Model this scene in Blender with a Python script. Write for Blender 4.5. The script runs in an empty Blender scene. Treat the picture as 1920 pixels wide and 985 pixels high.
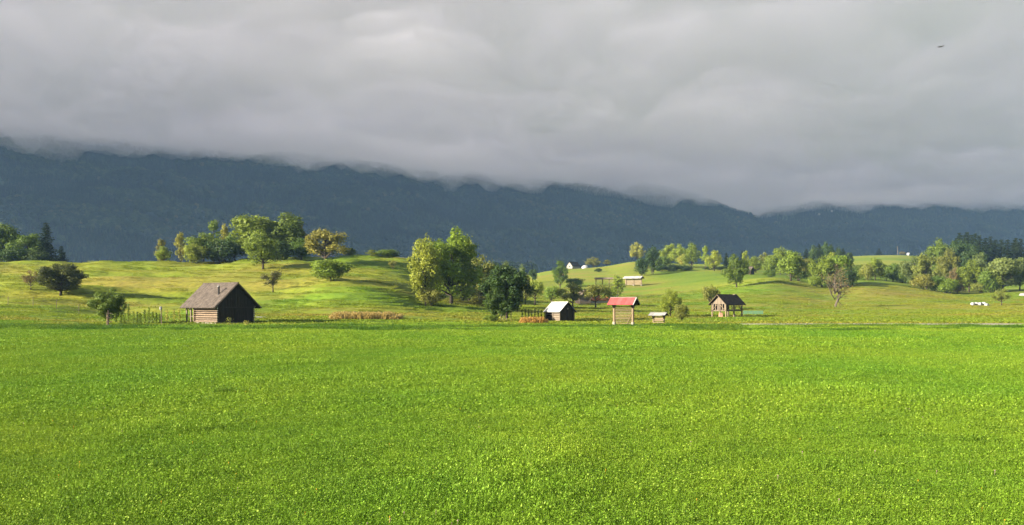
import bpy, math, random
import numpy as np
from mathutils import Vector, Matrix
random.seed(7)
R = math.radians
sc = bpy.context.scene
COL = sc.collection

# ------------------------------------------------------------------ camera, sky, sun, exposure
F, HZ, CAMH = 1844.0, 572.0, 2.4          # focal length in pixels of the 1920 px wide photograph, horizon row, eye height
cam_d = bpy.data.cameras.new('camera'); cam = bpy.data.objects.new('camera', cam_d); COL.objects.link(cam)
cam_d.sensor_width = 36.0; cam_d.lens = 36.0 * F / 1920; cam_d.shift_y = (HZ - 492.5) / 1920
cam_d.clip_start = 0.1; cam_d.clip_end = 30000
cam.location = (0, 0, CAMH); cam.rotation_euler = (R(90), 0, 0)
sc.camera = cam

SUN_EL = R(17.5)
SUN_DIR = Vector((-0.93, -0.37, 0)).normalized() * math.cos(SUN_EL) + Vector((0, 0, math.sin(SUN_EL)))
sun_d = bpy.data.lights.new('sun', 'SUN'); sun_d.energy = 5.0; sun_d.angle = R(0.55); sun_d.color = (1.0, 0.89, 0.72)
sun = bpy.data.objects.new('sun', sun_d); COL.objects.link(sun)
sun.rotation_euler = SUN_DIR.to_track_quat('Z', 'Y').to_euler(); sun.location = (-60, -30, 60)

world = bpy.data.worlds.new('World'); sc.world = world; world.use_nodes = True
def world_nodes():
    nt = world.node_tree; N = nt.nodes; L = nt.links; N.clear()
    out = N.new('ShaderNodeOutputWorld'); bg = N.new('ShaderNodeBackground'); bg.inputs['Strength'].default_value = 0.1
    sky = N.new('ShaderNodeTexSky'); sky.sky_type = 'NISHITA'; sky.sun_disc = False
    sky.sun_elevation = SUN_EL; sky.sun_rotation = math.atan2(SUN_DIR.x, SUN_DIR.y)
    tc = N.new('ShaderNodeTexCoord'); sep = N.new('ShaderNodeSeparateXYZ'); L.new(tc.outputs['Generated'], sep.inputs[0])
    zc = N.new('ShaderNodeMath'); zc.operation = 'MAXIMUM'; zc.inputs[1].default_value = 0.0; L.new(sep.outputs['Z'], zc.inputs[0])
    za = N.new('ShaderNodeMath'); za.operation = 'ADD'; za.inputs[1].default_value = 0.12; L.new(zc.outputs[0], za.inputs[0])
    cmb = N.new('ShaderNodeCombineXYZ')
    for a in 'XY':
        d = N.new('ShaderNodeMath'); d.operation = 'DIVIDE'; L.new(sep.outputs[a], d.inputs[0]); L.new(za.outputs[0], d.inputs[1]); L.new(d.outputs[0], cmb.inputs[a])
    n1 = N.new('ShaderNodeTexNoise'); n1.inputs['Scale'].default_value = 1.1; n1.inputs['Detail'].default_value = 5; n1.inputs['Roughness'].default_value = 0.5; n1.inputs['Distortion'].default_value = 0.4
    L.new(cmb.outputs[0], n1.inputs['Vector'])
    r1 = N.new('ShaderNodeValToRGB'); L.new(n1.outputs['Fac'], r1.inputs[0])
    r1.color_ramp.elements[0].position = 0.30; r1.color_ramp.elements[0].color = (0.36, 0.37, 0.42, 1)
    r1.color_ramp.elements[1].position = 0.72; r1.color_ramp.elements[1].color = (0.50, 0.505, 0.54, 1)
    n2 = N.new('ShaderNodeTexNoise'); n2.inputs['Scale'].default_value = 0.6; n2.inputs['Detail'].default_value = 3
    off = N.new('ShaderNodeVectorMath'); off.operation = 'ADD'; off.inputs[1].default_value = (31, 17, 5); L.new(cmb.outputs[0], off.inputs[0]); L.new(off.outputs[0], n2.inputs['Vector'])
    r2 = N.new('ShaderNodeValToRGB'); L.new(n2.outputs['Fac'], r2.inputs[0])
    r2.color_ramp.elements[0].position = 0.60; r2.color_ramp.elements[0].color = (1, 1, 1, 1)
    r2.color_ramp.elements[1].position = 0.75; r2.color_ramp.elements[1].color = (0.75, 0.75, 0.75, 1)
    mx = N.new('ShaderNodeMix'); mx.data_type = 'RGBA'
    L.new(r2.outputs['Color'], mx.inputs[0]); L.new(sky.outputs[0], mx.inputs[6]); L.new(r1.outputs['Color'], mx.inputs[7])
    L.new(mx.outputs[2], bg.inputs['Color']); L.new(bg.outputs[0], out.inputs[0])
world_nodes()
vs = sc.view_settings
vs.view_transform = 'Standard'; vs.look = 'None'; vs.gamma = 1.0; vs.use_curve_mapping = False
vs.exposure = 2.35
cy = sc.cycles
cy.max_bounces = 8; cy.diffuse_bounces = 3; cy.glossy_bounces = 2; cy.transmission_bounces = 4; cy.volume_bounces = 6; cy.transparent_max_bounces = 8
cy.use_denoising = True
try: cy.denoiser = 'OPENIMAGEDENOISE'; cy.denoising_input_passes = 'RGB_ALBEDO_NORMAL'
except Exception: pass
cy.sample_clamp_indirect = 6.0
cy.caustics_reflective = False; cy.caustics_refractive = False

# ------------------------------------------------------------------ helpers
_rs = np.random.RandomState(11)
_TAB = _rs.rand(256, 256)
def vnoise(x, y):
    x = np.asarray(x, float); y = np.asarray(y, float)
    xi = np.floor(x).astype(int); yi = np.floor(y).astype(int); fx = x - xi; fy = y - yi
    fx = fx * fx * (3 - 2 * fx); fy = fy * fy * (3 - 2 * fy)
    a = _TAB[xi & 255, yi & 255]; b = _TAB[(xi + 1) & 255, yi & 255]; c = _TAB[xi & 255, (yi + 1) & 255]; d = _TAB[(xi + 1) & 255, (yi + 1) & 255]
    return (a * (1 - fx) + b * fx) * (1 - fy) + (c * (1 - fx) + d * fx) * fy
def fbm(x, y, o=4, g=0.5):
    s = 0; a = 1; t = 0; x = np.asarray(x, float); y = np.asarray(y, float)
    for i in range(o):
        s = s + a * vnoise(x * 2 ** i + 13.7 * i, y * 2 ** i + 7.3 * i); t += a; a *= g
    return s / t - 0.5

def mesh_np(name, V, Fc, n, attrs=None, smooth=False):
    """V (N,3), Fc (M,n) constant-size faces"""
    me = bpy.data.meshes.new(name); V = np.asarray(V, np.float32); Fc = np.asarray(Fc, np.int32)
    me.vertices.add(len(V)); me.vertices.foreach_set('co', V.ravel())
    me.loops.add(Fc.size); me.loops.foreach_set('vertex_index', Fc.ravel())
    me.polygons.add(len(Fc)); me.polygons.foreach_set('loop_start', np.arange(0, Fc.size, n, dtype=np.int32))
    if smooth: me.polygons.foreach_set('use_smooth', np.ones(len(Fc), bool))
    me.update(calc_edges=True)
    for k, v in (attrs or {}).items():
        a = me.attributes.new(k, 'FLOAT', 'POINT'); a.data.foreach_set('value', np.asarray(v, np.float32))
    return me
def link(name, me, mats=None, parent=None, loc=None):
    o = bpy.data.objects.new(name, me); COL.objects.link(o)
    if mats is not None and me is not None and len(me.materials) == 0: me.materials.append(mats)
    if parent is not None: o.parent = parent
    if loc is not None: o.location = loc
    return o
def tag(o, label=None, cat=None, group=None, kind=None):
    if label: o['label'] = label
    if cat: o['category'] = cat
    if group: o['group'] = group
    if kind: o['kind'] = kind
    return o
def empty(name, loc, rz=0.0):
    o = bpy.data.objects.new(name, None); COL.objects.link(o); o.location = loc; o.rotation_euler = (0, 0, rz); o.empty_display_size = 0.3
    return o
def grid_faces(nr, nc, flip=False):
    i = np.arange(nr - 1)[:, None] * nc + np.arange(nc - 1)[None, :]
    f = np.stack([i, i + 1, i + nc + 1, i + nc], -1).reshape(-1, 4)
    return f[:, ::-1] if flip else f

class MB:
    """collects simple solids into one mesh"""
    def __init__(s): s.v = []; s.f = []
    def add(s, vs_, fs):
        b = len(s.v); s.v += [tuple(p) for p in vs_]; s.f += [tuple(i + b for i in f) for f in fs]; return s
    def box(s, c, d, M=None):
        x, y, z = (k / 2 for k in d)
        P = [Vector((a * x, b * y, e * z)) for e in (-1, 1) for b in (-1, 1) for a in (-1, 1)]
        if M is not None: P = [M @ p for p in P]
        c = Vector(c)
        return s.add([p + c for p in P], [(0, 2, 3, 1), (4, 5, 7, 6), (0, 1, 5, 4), (2, 6, 7, 3), (0, 4, 6, 2), (1, 3, 7, 5)])
    def beam(s, p0, p1, w, h, up=(0, 0, 1)):
        p0 = Vector(p0); p1 = Vector(p1); d = p1 - p0; y = d.normalized(); x = y.cross(Vector(up))
        if x.length < 1e-4: x = Vector((1, 0, 0))
        x.normalize(); z = x.cross(y)
        M = Matrix((x, y, z)).transposed()
        return s.box((p0 + p1) / 2, (w, d.length, h), M)
    def tube(s, pts, rad, n=6, cap=True):
        rings = []
        for k, p in enumerate(pts):
            p = Vector(p); a = Vector(pts[max(k - 1, 0)]); b = Vector(pts[min(k + 1, len(pts) - 1)]); t = (b - a)
            t = t.normalized() if t.length > 1e-9 else Vector((0, 0, 1))
            x = t.cross(Vector((0.31, 0.95, 0.05)));
            if x.length < 1e-3: x = t.cross(Vector((1, 0, 0)))
            x.normalize(); y = t.cross(x)
            rings.append([p + (x * math.cos(2 * math.pi * j / n) + y * math.sin(2 * math.pi * j / n)) * rad[k] for j in range(n)])
        fs = []
        for k in range(len(pts) - 1):
            for j in range(n): fs.append((k * n + j, k * n + (j + 1) % n, (k + 1) * n + (j + 1) % n, (k + 1) * n + j))
        if cap: fs.append(tuple(range(n - 1, -1, -1))); fs.append(tuple((len(pts) - 1) * n + j for j in range(n)))
        return s.add([p for r in rings for p in r], fs)
    def prism(s, poly, y0, y1):
        """poly: list of (x,z), extruded along y"""
        n = len(poly); v = [(x, y0, z) for x, z in poly] + [(x, y1, z) for x, z in poly]
        fs = [tuple(range(n)), tuple(range(2 * n - 1, n - 1, -1))] + [(j, j + n, (j + 1) % n + n, (j + 1) % n) for j in range(n)]
        return s.add(v, fs)
    def mesh(s, name):
        me = bpy.data.meshes.new(name); me.from_pydata(s.v, [], s.f); me.update(); return me
    def build(s, name, m, parent=None, loc=None, smooth=False):
        me = s.mesh(name)
        if smooth: me.polygons.foreach_set('use_smooth', np.ones(len(me.polygons), bool))
        return link(name, me, m, parent, loc)

# ------------------------------------------------------------------ materials
def new_mat(name):
    m = bpy.data.materials.new(name); m.use_nodes = True; nt = m.node_tree; nt.nodes.clear()
    out = nt.nodes.new('ShaderNodeOutputMaterial'); return m, nt, nt.nodes, nt.links, out
def rgb(c): return (c[0], c[1], c[2], 1)
def noise_node(N, L, scale, detail=4, vec=None, rough=0.55, vscale=None):
    n = N.new('ShaderNodeTexNoise'); n.inputs['Scale'].default_value = scale; n.inputs['Detail'].default_value = detail; n.inputs['Roughness'].default_value = rough
    if vec is not None:
        if vscale is not None:
            mp = N.new('ShaderNodeMapping'); mp.inputs['Scale'].default_value = vscale; L.new(vec, mp.inputs['Vector']); vec = mp.outputs[0]
        L.new(vec, n.inputs['Vector'])
    return n.outputs['Fac']
def ramp(N, L, fac, stops):
    r = N.new('ShaderNodeValToRGB'); L.new(fac, r.inputs[0]); e = r.color_ramp.elements
    while len(e) < len(stops): e.new(0.5)
    for k, (p, c) in enumerate(stops): e[k].position = p; e[k].color = rgb(c) if not np.isscalar(c) else (c, c, c, 1)
    return r.outputs['Color']
def mixc(N, L, a, b, fac, mode='MIX'):
    m = N.new('ShaderNodeMix'); m.data_type = 'RGBA'; m.blend_type = mode
    for sock, val in ((m.inputs[0], fac), (m.inputs[6], a), (m.inputs[7], b)):
        if isinstance(val, bpy.types.NodeSocket): L.new(val, sock)
        elif isinstance(val, (tuple, list)): sock.default_value = rgb(val)
        else: sock.default_value = val
    return m.outputs[2]
def leaf_out(N, L, out, col, trans=0.3, rough=0.55, spec=0.25):
    p = N.new('ShaderNodeBsdfPrincipled'); L.new(col, p.inputs['Base Color']); p.inputs['Roughness'].default_value = rough; p.inputs['Specular IOR Level'].default_value = spec
    t = N.new('ShaderNodeBsdfTranslucent'); L.new(col, t.inputs['Color'])
    m = N.new('ShaderNodeMixShader'); m.inputs[0].default_value = trans; L.new(p.outputs[0], m.inputs[1]); L.new(t.outputs[0], m.inputs[2]); L.new(m.outputs[0], out.inputs['Surface'])

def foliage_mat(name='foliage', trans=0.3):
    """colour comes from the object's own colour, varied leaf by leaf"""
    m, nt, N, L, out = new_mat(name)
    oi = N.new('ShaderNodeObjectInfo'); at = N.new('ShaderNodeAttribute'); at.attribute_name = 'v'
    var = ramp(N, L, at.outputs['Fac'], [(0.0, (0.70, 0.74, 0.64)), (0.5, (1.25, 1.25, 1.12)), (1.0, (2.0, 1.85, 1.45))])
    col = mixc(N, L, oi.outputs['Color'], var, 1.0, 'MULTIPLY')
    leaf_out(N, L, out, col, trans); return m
def simple_mat(name, c0, c1, scale=6.0, rough=0.85, stretch=None, bump=0.0, spec=0.2, metal=0.0):
    m, nt, N, L, out = new_mat(name)
    tc = N.new('ShaderNodeTexCoord')
    f = noise_node(N, L, scale, 5, tc.outputs['Object'], 0.6, stretch)
    oi = N.new('ShaderNodeObjectInfo')
    col = ramp(N, L, f, [(0.3, c0), (0.7, c1)])
    rv = ramp(N, L, oi.outputs['Random'], [(0, (0.8, 0.8, 0.8)), (1, (1.2, 1.2, 1.2))]); col = mixc(N, L, col, rv, 1.0, 'MULTIPLY')
    p = N.new('ShaderNodeBsdfPrincipled'); L.new(col, p.inputs['Base Color']); p.inputs['Roughness'].default_value = rough; p.inputs['Specular IOR Level'].default_value = spec; p.inputs['Metallic'].default_value = metal
    if bump:
        b = N.new('ShaderNodeBump'); b.inputs['Strength'].default_value = bump; b.inputs['Distance'].default_value = 0.03; L.new(f, b.inputs['Height']); L.new(b.outputs[0], p.inputs['Normal'])
    L.new(p.outputs[0], out.inputs['Surface']); return m

def pasture_colour(N, L, pos):
    big = noise_node(N, L, 0.012, 4, pos); mid = noise_node(N, L, 0.05, 5, pos, 0.6, (1, 1.8, 1)); fine = noise_node(N, L, 0.9, 6, pos, 0.7); brown = noise_node(N, L, 0.028, 5, pos, 0.65, (0.7, 1.6, 1))
    a = ramp(N, L, mid, [(0.30, (0.105, 0.180, 0.016)), (0.48, (0.170, 0.225, 0.019)), (0.66, (0.245, 0.245, 0.027))])
    b = ramp(N, L, big, [(0.38, (0.105, 0.215, 0.014)), (0.62, (0.225, 0.245, 0.026))])
    col = mixc(N, L, a, b, 0.5)
    br = ramp(N, L, brown, [(0.46, 0.0), (0.70, 0.85)])
    col = mixc(N, L, col, (0.250, 0.195, 0.045), br)
    return col, mid, fine
def ground_mat():
    m, nt, N, L, out = new_mat('meadow_ground')
    g = N.new('ShaderNodeNewGeometry'); pos = g.outputs['Position']
    col, mid, fine = pasture_colour(N, L, pos)
    at = N.new('ShaderNodeAttribute'); at.attribute_name = 'lush'
    lush = ramp(N, L, mid, [(0.3, (0.095, 0.165, 0.012)), (0.7, (0.150, 0.220, 0.018))])
    col = mixc(N, L, col, lush, at.outputs['Fac'])
    fv = ramp(N, L, fine, [(0.25, (0.50, 0.52, 0.50)), (0.5, (0.95, 0.95, 0.95)), (0.75, (1.38, 1.34, 1.25))])
    col = mixc(N, L, col, fv, 1.0, 'MULTIPLY')
    p = N.new('ShaderNodeBsdfPrincipled'); L.new(col, p.inputs['Base Color']); p.inputs['Roughness'].default_value = 0.9; p.inputs['Specular IOR Level'].default_value = 0.1
    bp = N.new('ShaderNodeBump'); bp.inputs['Strength'].default_value = 0.6; bp.inputs['Distance'].default_value = 0.25; L.new(fine, bp.inputs['Height']); L.new(bp.outputs[0], p.inputs['Normal'])
    L.new(p.outputs[0], out.inputs['Surface']); return m
def grass_mat(name, ca, cb, cc, trans=0.28):
    m, nt, N, L, out = new_mat(name)
    g = N.new('ShaderNodeNewGeometry'); at = N.new('ShaderNodeAttribute'); at.attribute_name = 'v'
    big = noise_node(N, L, 0.09, 4, g.outputs['Position'], 0.6, (1, 0.5, 1)); small = noise_node(N, L, 0.9, 3, g.outputs['Position'])
    c = ramp(N, L, at.outputs['Fac'], [(0.0, ca), (0.6, cb), (1.0, cc)])
    t1 = ramp(N, L, big, [(0.32, (0.74, 0.90, 0.9)), (0.5, (1, 1, 1)), (0.7, (1.34, 1.12, 1.1))])
    t2 = ramp(N, L, small, [(0.3, (0.82, 0.86, 0.9)), (0.7, (1.16, 1.12, 1.05))])
    c = mixc(N, L, c, t1, 1.0, 'MULTIPLY'); c = mixc(N, L, c, t2, 1.0, 'MULTIPLY')
    leaf_out(N, L, out, c, trans, 0.6, 0.12); return m
def tussock_mat():
    m, nt, N, L, out = new_mat('tussock_blades')
    g = N.new('ShaderNodeNewGeometry'); at = N.new('ShaderNodeAttribute'); at.attribute_name = 'v'
    col, mid, fine = pasture_colour(N, L, g.outputs['Position'])
    t = ramp(N, L, at.outputs['Fac'], [(0.0, (1.05, 1.1, 0.95)), (0.6, (1.25, 1.25, 1.1)), (1.0, (1.5, 1.42, 1.3))])
    leaf_out(N, L, out, mixc(N, L, col, t, 1.0, 'MULTIPLY'), 0.35, 0.6, 0.2); return m
def forest_mat(name='forest_foliage', k=1.0):
    m, nt, N, L, out = new_mat(name)
    oi = N.new('ShaderNodeObjectInfo'); g = N.new('ShaderNodeNewGeometry')
    big = noise_node(N, L, 0.004, 4, g.outputs['Position'])
    c = ramp(N, L, oi.outputs['Random'], [(0.0, (0.010, 0.020, 0.012)), (0.6, (0.020, 0.035, 0.015)), (0.92, (0.034, 0.048, 0.018)), (1.0, (0.055, 0.052, 0.02))])
    t = ramp(N, L, big, [(0.35, (0.5, 0.55, 0.6)), (0.65, (1.7, 1.55, 1.2))]); c = mixc(N, L, c, t, 1.0, 'MULTIPLY'); c = mixc(N, L, c, (k, k, k), 1.0, 'MULTIPLY')
    p = N.new('ShaderNodeBsdfDiffuse'); L.new(c, p.inputs['Color']); L.new(p.outputs[0], out.inputs['Surface']); return m
M = {}
M['ground'] = ground_mat()
M['grass'] = grass_mat('grass_blades', (0.085, 0.165, 0.010), (0.178, 0.308, 0.020), (0.33, 0.44, 0.070))
M['tussock'] = tussock_mat()
M['verge'] = grass_mat('verge_blades', (0.045, 0.105, 0.010), (0.090, 0.180, 0.016), (0.18, 0.23, 0.03))
M['weed'] = grass_mat('weed_leaves', (0.060, 0.125, 0.010), (0.125, 0.235, 0.016), (0.22, 0.32, 0.03))
M['forest'] = forest_mat(); M['forest_dark'] = forest_mat('forest_conifer_foliage', 0.35)
M['foliage'] = foliage_mat()
M['bark'] = simple_mat('bark', (0.035, 0.027, 0.02), (0.085, 0.068, 0.05), 9, 0.9, (1, 1, 0.2))
M['pale_bark'] = simple_mat('pale_bark', (0.085, 0.068, 0.05), (0.17, 0.14, 0.105), 9, 0.9, (1, 1, 0.2))

# ------------------------------------------------------------------ terrain heights
KY = np.array([40, 100, 113, 125, 140, 155, 170, 205, 235, 262, 300, 350, 420, 500, 620, 800, 1000, 1500, 2500, 9000.])
FLAT = {40: HZ + CAMH * F / 40, 100: HZ + CAMH * F / 100, 113: HZ + CAMH * F / 113, 1000: 530, 1500: 526, 2500: 538, 9000: 561}
def colm(**k):
    d = dict(FLAT); d.update({int(a[1:]): b for a, b in k.items()}); ks = sorted(d); return np.interp(KY, ks, [d[q] for q in ks])
LEFT = dict(y125=605, y140=597, y155=588, y170=575, y205=548, y235=520, y262=498, y300=500, y350=508, y420=520, y500=528, y620=533, y800=532)
def L_(**k): d = dict(LEFT); d.update(k); return colm(**d)
TAB = {
 -900: L_(), -60: L_(y125=600, y140=584, y155=577, y170=569, y205=546),
 60: L_(y125=600, y140=584, y155=577, y170=570, y205=546), 110: L_(y125=601, y140=588, y155=581, y170=571),
 160: L_(), 300: L_(y262=499), 370: L_(y262=496, y300=497), 450: L_(y235=516, y262=490, y300=489), 540: L_(y235=514, y262=488, y300=487),
 620: L_(y170=566, y205=533, y235=508, y262=491, y300=488), 700: L_(y170=568, y205=537, y235=508, y262=492, y300=489),
 760: L_(y155=589, y170=580, y205=556, y235=520, y262=497, y300=490),
 800: colm(y125=607, y155=592, y170=586, y205=574, y235=550, y262=520, y300=497, y350=499, y420=510, y500=522, y620=528),
 860: colm(y125=607, y170=590, y205=577, y235=567, y262=550, y300=527, y350=520, y420=524, y500=530, y620=532),
 940: colm(y140=603, y170=597, y205=588, y235=580, y262=572, y300=562, y350=550, y420=541, y500=537, y620=532, y800=530),
 985: colm(y140=603, y170=597, y205=588, y235=580, y262=574, y300=567, y350=556, y420=541, y500=528, y620=517, y800=519),
 1040: colm(y140=603, y170=597, y205=588, y235=581, y262=575, y300=570, y350=559, y420=541, y500=525, y620=504, y800=510),
 1100: colm(y140=603, y170=597, y205=588, y235=581, y262=576, y300=571, y350=558, y420=538, y500=520, y620=502, y800=508),
 1140: colm(y140=603, y170=597, y205=588, y235=582, y262=576, y300=570, y350=557, y420=537, y500=519, y620=500, y800=504),
 1190: colm(y140=603, y170=597, y205=588, y235=582, y262=575, y300=569, y350=556, y420=537, y500=514, y620=488, y800=494),
 1260: colm(y140=603, y170=597, y205=588, y235=582, y262=574, y300=566, y350=549, y420=529, y500=510, y620=494, y800=498),
 1340: colm(y140=603, y170=597, y205=590, y235=583, y262=575, y300=563, y350=541, y420=520, y500=505, y620=496, y800=496),
 1410: colm(y140=603, y170=597, y205=590, y235=581, y262=570, y300=553, y350=526, y420=516, y500=508, y620=500, y800=495),
 1455: colm(y140=603, y170=597, y205=590, y235=581, y262=571, y300=555, y350=519, y420=519, y500=512, y620=502, y800=493),
 1500: colm(y140=603, y170=597, y205=591, y235=583, y262=574, y300=558, y350=531, y420=522, y500=514, y620=503, y800=490),
 1560: colm(y140=603, y170=597, y205=591, y235=585, y262=578, y300=566, y350=542, y420=528, y500=515, y620=500, y800=487, y1000=483, y1500=510),
 1620: colm(y140=603, y170=597, y205=591, y235=585, y262=578, y300=563, y350=530, y420=520, y500=511, y620=497, y800=482, y1000=479, y1500=510),
 1700: colm(y140=603, y170=597, y205=591, y235=584, y262=577, y300=564, y350=541, y420=525, y500=512, y620=495, y800=481, y1000=478, y1500=510),
 1800: colm(y140=603, y170=597, y205=591, y235=584, y262=576, y300=568, y350=554, y420=541, y500=529, y620=512, y800=496, y1000=490, y1500=515),
 1920: colm(y140=603, y170=597, y205=590, y235=582, y262=575, y300=567, y350=550, y420=533, y500=523, y620=512, y800=500, y1000=495),
 2800: colm(y140=603, y170=597, y205=590, y235=582, y262=575, y300=567, y350=550, y420=533, y500=523, y620=512, y800=500, y1000=495)}
_U = np.array(sorted(TAB)); _Yt = np.array([TAB[u] for u in _U]); _Z = CAMH + (HZ - _Yt) / F * KY[None, :]
UG = np.arange(-900, 2801, 10.0); LG = np.linspace(math.log(40), math.log(9000), 420)
_zz = np.array([np.interp(LG, np.log(KY), _Z[i]) for i in range(len(_U))])
_zz = np.array([np.interp(UG, _U, _zz[:, j]) for j in range(len(LG))])       # [logY, u]
def gsm(a, s, ax):
    k = np.exp(-0.5 * (np.arange(-3 * s, 3 * s + 1) / s) ** 2); k /= k.sum(); p = [(0, 0), (0, 0)]; p[ax] = (3 * s, 3 * s)
    return np.apply_along_axis(lambda r: np.convolve(r, k, 'valid'), ax, np.pad(a, p, mode='edge'))
_zz = gsm(gsm(_zz, 2, 0), 2, 1)
def sst(a, b, x): t = np.clip((x - a) / (b - a), 0, 1); return t * t * (3 - 2 * t)
def ground_z(X, Y):
    X = np.asarray(X, float); Y = np.asarray(Y, float); Ys = np.maximum(Y, 41.0)
    u = np.clip(960 + F * X / Ys, -899, 2799); a = (u + 900) / 10.0; b = np.clip((np.log(Ys) - LG[0]) / (LG[1] - LG[0]), 0, len(LG) - 1.001)
    i = np.clip(np.floor(a).astype(int), 0, len(UG) - 2); j = np.floor(b).astype(int); fa = a - i; fb = b - j
    z = (_zz[j, i] * (1 - fa) + _zz[j, i + 1] * fa) * (1 - fb) + (_zz[j + 1, i] * (1 - fa) + _zz[j + 1, i + 1] * fa) * fb
    hill = sst(122, 190, Y) * (1 - 0.4 * sst(400, 900, Y))
    left = 1 - sst(820, 1000, u)
    # soft terraces and hummocks on the pasture
    z = z + hill * (fbm(X / 34, Y / 17, 3) * (1.0 + 3.0 * left) + fbm(X / 10 + 40, Y / 6, 3) * (0.45 + 0.55 * left))
    ter = sst(126, 165, Y) * (1 - sst(300, 420, Y)) * (0.35 + 0.65 * left) * np.clip(0.5 + 2.2 * fbm(X / 60 + 9, Y / 40, 2), 0, 1)
    z = z + ter * 0.24 * np.sin(z * 2 * math.pi / 1.35 + 5 * fbm(X / 45, Y / 45 + 3, 2))      # cattle terraces along the contours
    z = z + 0.07 * fbm(X / 5, Y / 5, 3) * sst(4, 15, Y)
    return z
def gz(x, y): return float(ground_z(np.array([x]), np.array([y]))[0])
def at(u, Y): return (u - 960) / F * Y
def find_Y(u, ypix, y0=95.0, y1=900.0):
    """first depth along image column u at which the ground is seen at row ypix"""
    Y = np.arange(y0, y1, 0.5); X = (u - 960) / F * Y; z = ground_z(X, Y); pr = HZ - (z - CAMH) / Y * F
    k = np.argmax(pr <= ypix)
    return float(Y[k]) if pr[k] <= ypix else float(Y[np.argmin(pr)])

def build_ground():
    yn = np.concatenate([np.linspace(-260, 4, 40), np.geomspace(5, 95, 60), np.linspace(96.5, 420, 215), np.geomspace(425, 9500, 110)])
    s = np.linspace(-1, 1, 520); s = s * (0.55 + 0.45 * s * s)
    hw = 70 + 1.05 * np.abs(yn)
    Y = np.repeat(yn[:, None], len(s), 1); X = s[None, :] * hw[:, None]; Z = ground_z(X, Y)
    u = 960 + F * X / np.maximum(Y, 41)
    lush = np.clip(1 - sst(116, 172, Y + 40 * fbm(X / 22, Y / 9, 3)) + 0.9 * sst(1180, 1260, u) * sst(255, 300, Y) * sst(0.0, 0.12, fbm(X / 60, Y / 60, 2) + 0.06) + 0.8 * sst(500, 560, u) * (1 - sst(760, 800, u)) * sst(248, 262, Y), 0, 1)
    me = mesh_np('ground', np.stack([X, Y, Z], -1).reshape(-1, 3), grid_faces(len(yn), len(s)), 4, {'lush': lush.ravel()}, True)
    return tag(link('ground', me, M['ground']), 'flat bright green meadow rising into hummocky yellow-green pasture hills', kind='structure')
build_ground()

# ------------------------------------------------------------------ mountains, forest, low cloud, haze
CB = 500.0                                     # height of the cloud base
def mountain(name, us, yt, yf, crest, over, seed, label):
    t = np.concatenate([np.linspace(-0.06, 1.0, 110), np.linspace(1.02, 1.5, 30)])
    U = np.repeat(us[None, :], len(t), 0); T = np.repeat(t[:, None], len(us), 1)
    Yt = np.repeat(yt[None, :], len(t), 0); Yf = np.repeat(yf[None, :], len(t), 0); C = np.repeat(crest[None, :], len(t), 0); O = np.repeat(over[None, :], len(t), 0)
    Y = Yf + (Yt - Yf) * T; X = (U - 960) / F * Y
    up = np.clip(T, 0, 1); Z = 25 + (C - 25) * (up ** 1.15) + np.clip(T - 1, 0, 1) * O
    Z = Z + np.minimum(T, 0) * 300
    env = np.sin(np.clip(T, 0, 1) * math.pi * 0.93) * 0.85 + 0.15 * (T > 0)
    rid = np.abs(fbm(X / 420 + seed, Y / 900, 3)) * -230 + 40 + fbm(X / 160, Y / 160 + seed, 4) * 60
    Z = Z + rid * env
    V = np.stack([X, Y, Z], -1)
    me = mesh_np(name, V.reshape(-1, 3), grid_faces(len(t), len(us)), 4, None, True)
    o = tag(link(name, me, M['forest']), label, kind='structure')
    return o, V
u1 = np.arange(-1500, 1900, 11.0)
yt1 = np.interp(u1, [-1500, -600, 0, 300, 600, 900, 1300, 1900], [1900, 2500, 3018, 3337, 3590, 4042, 4550, 4900])
yf1 = yt1 - np.interp(u1, [-600, 0, 900, 1900], [1050, 1250, 1500, 1600])
cr1 = np.interp(u1, [0, 1250, 1290, 1345, 1370, 1402, 1425, 1519, 1575, 1700, 1900], [520, 520, 500, 470, 440, 415, 390, 330, 260, 120, 30])
ov1 = np.interp(u1, [1200, 1330], [420, -500])
m1, V1 = mountain('mountain', u1, yt1, yf1, cr1, ov1, 3.1, 'long dark blue-green wooded mountain whose ridge vanishes into cloud')
u2 = np.arange(1150, 3600, 12.0)
yt2 = np.interp(u2, [1150, 1400, 1550, 1920, 3600], [5600, 5400, 5050, 5150, 5600])
m2, V2 = mountain('mountain', u2, yt2, yt2 - 1750, np.full_like(u2, 520.), np.full_like(u2, 420.), 9.4, 'paler wooded mountain farther back behind the end of the long ridge')

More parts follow.
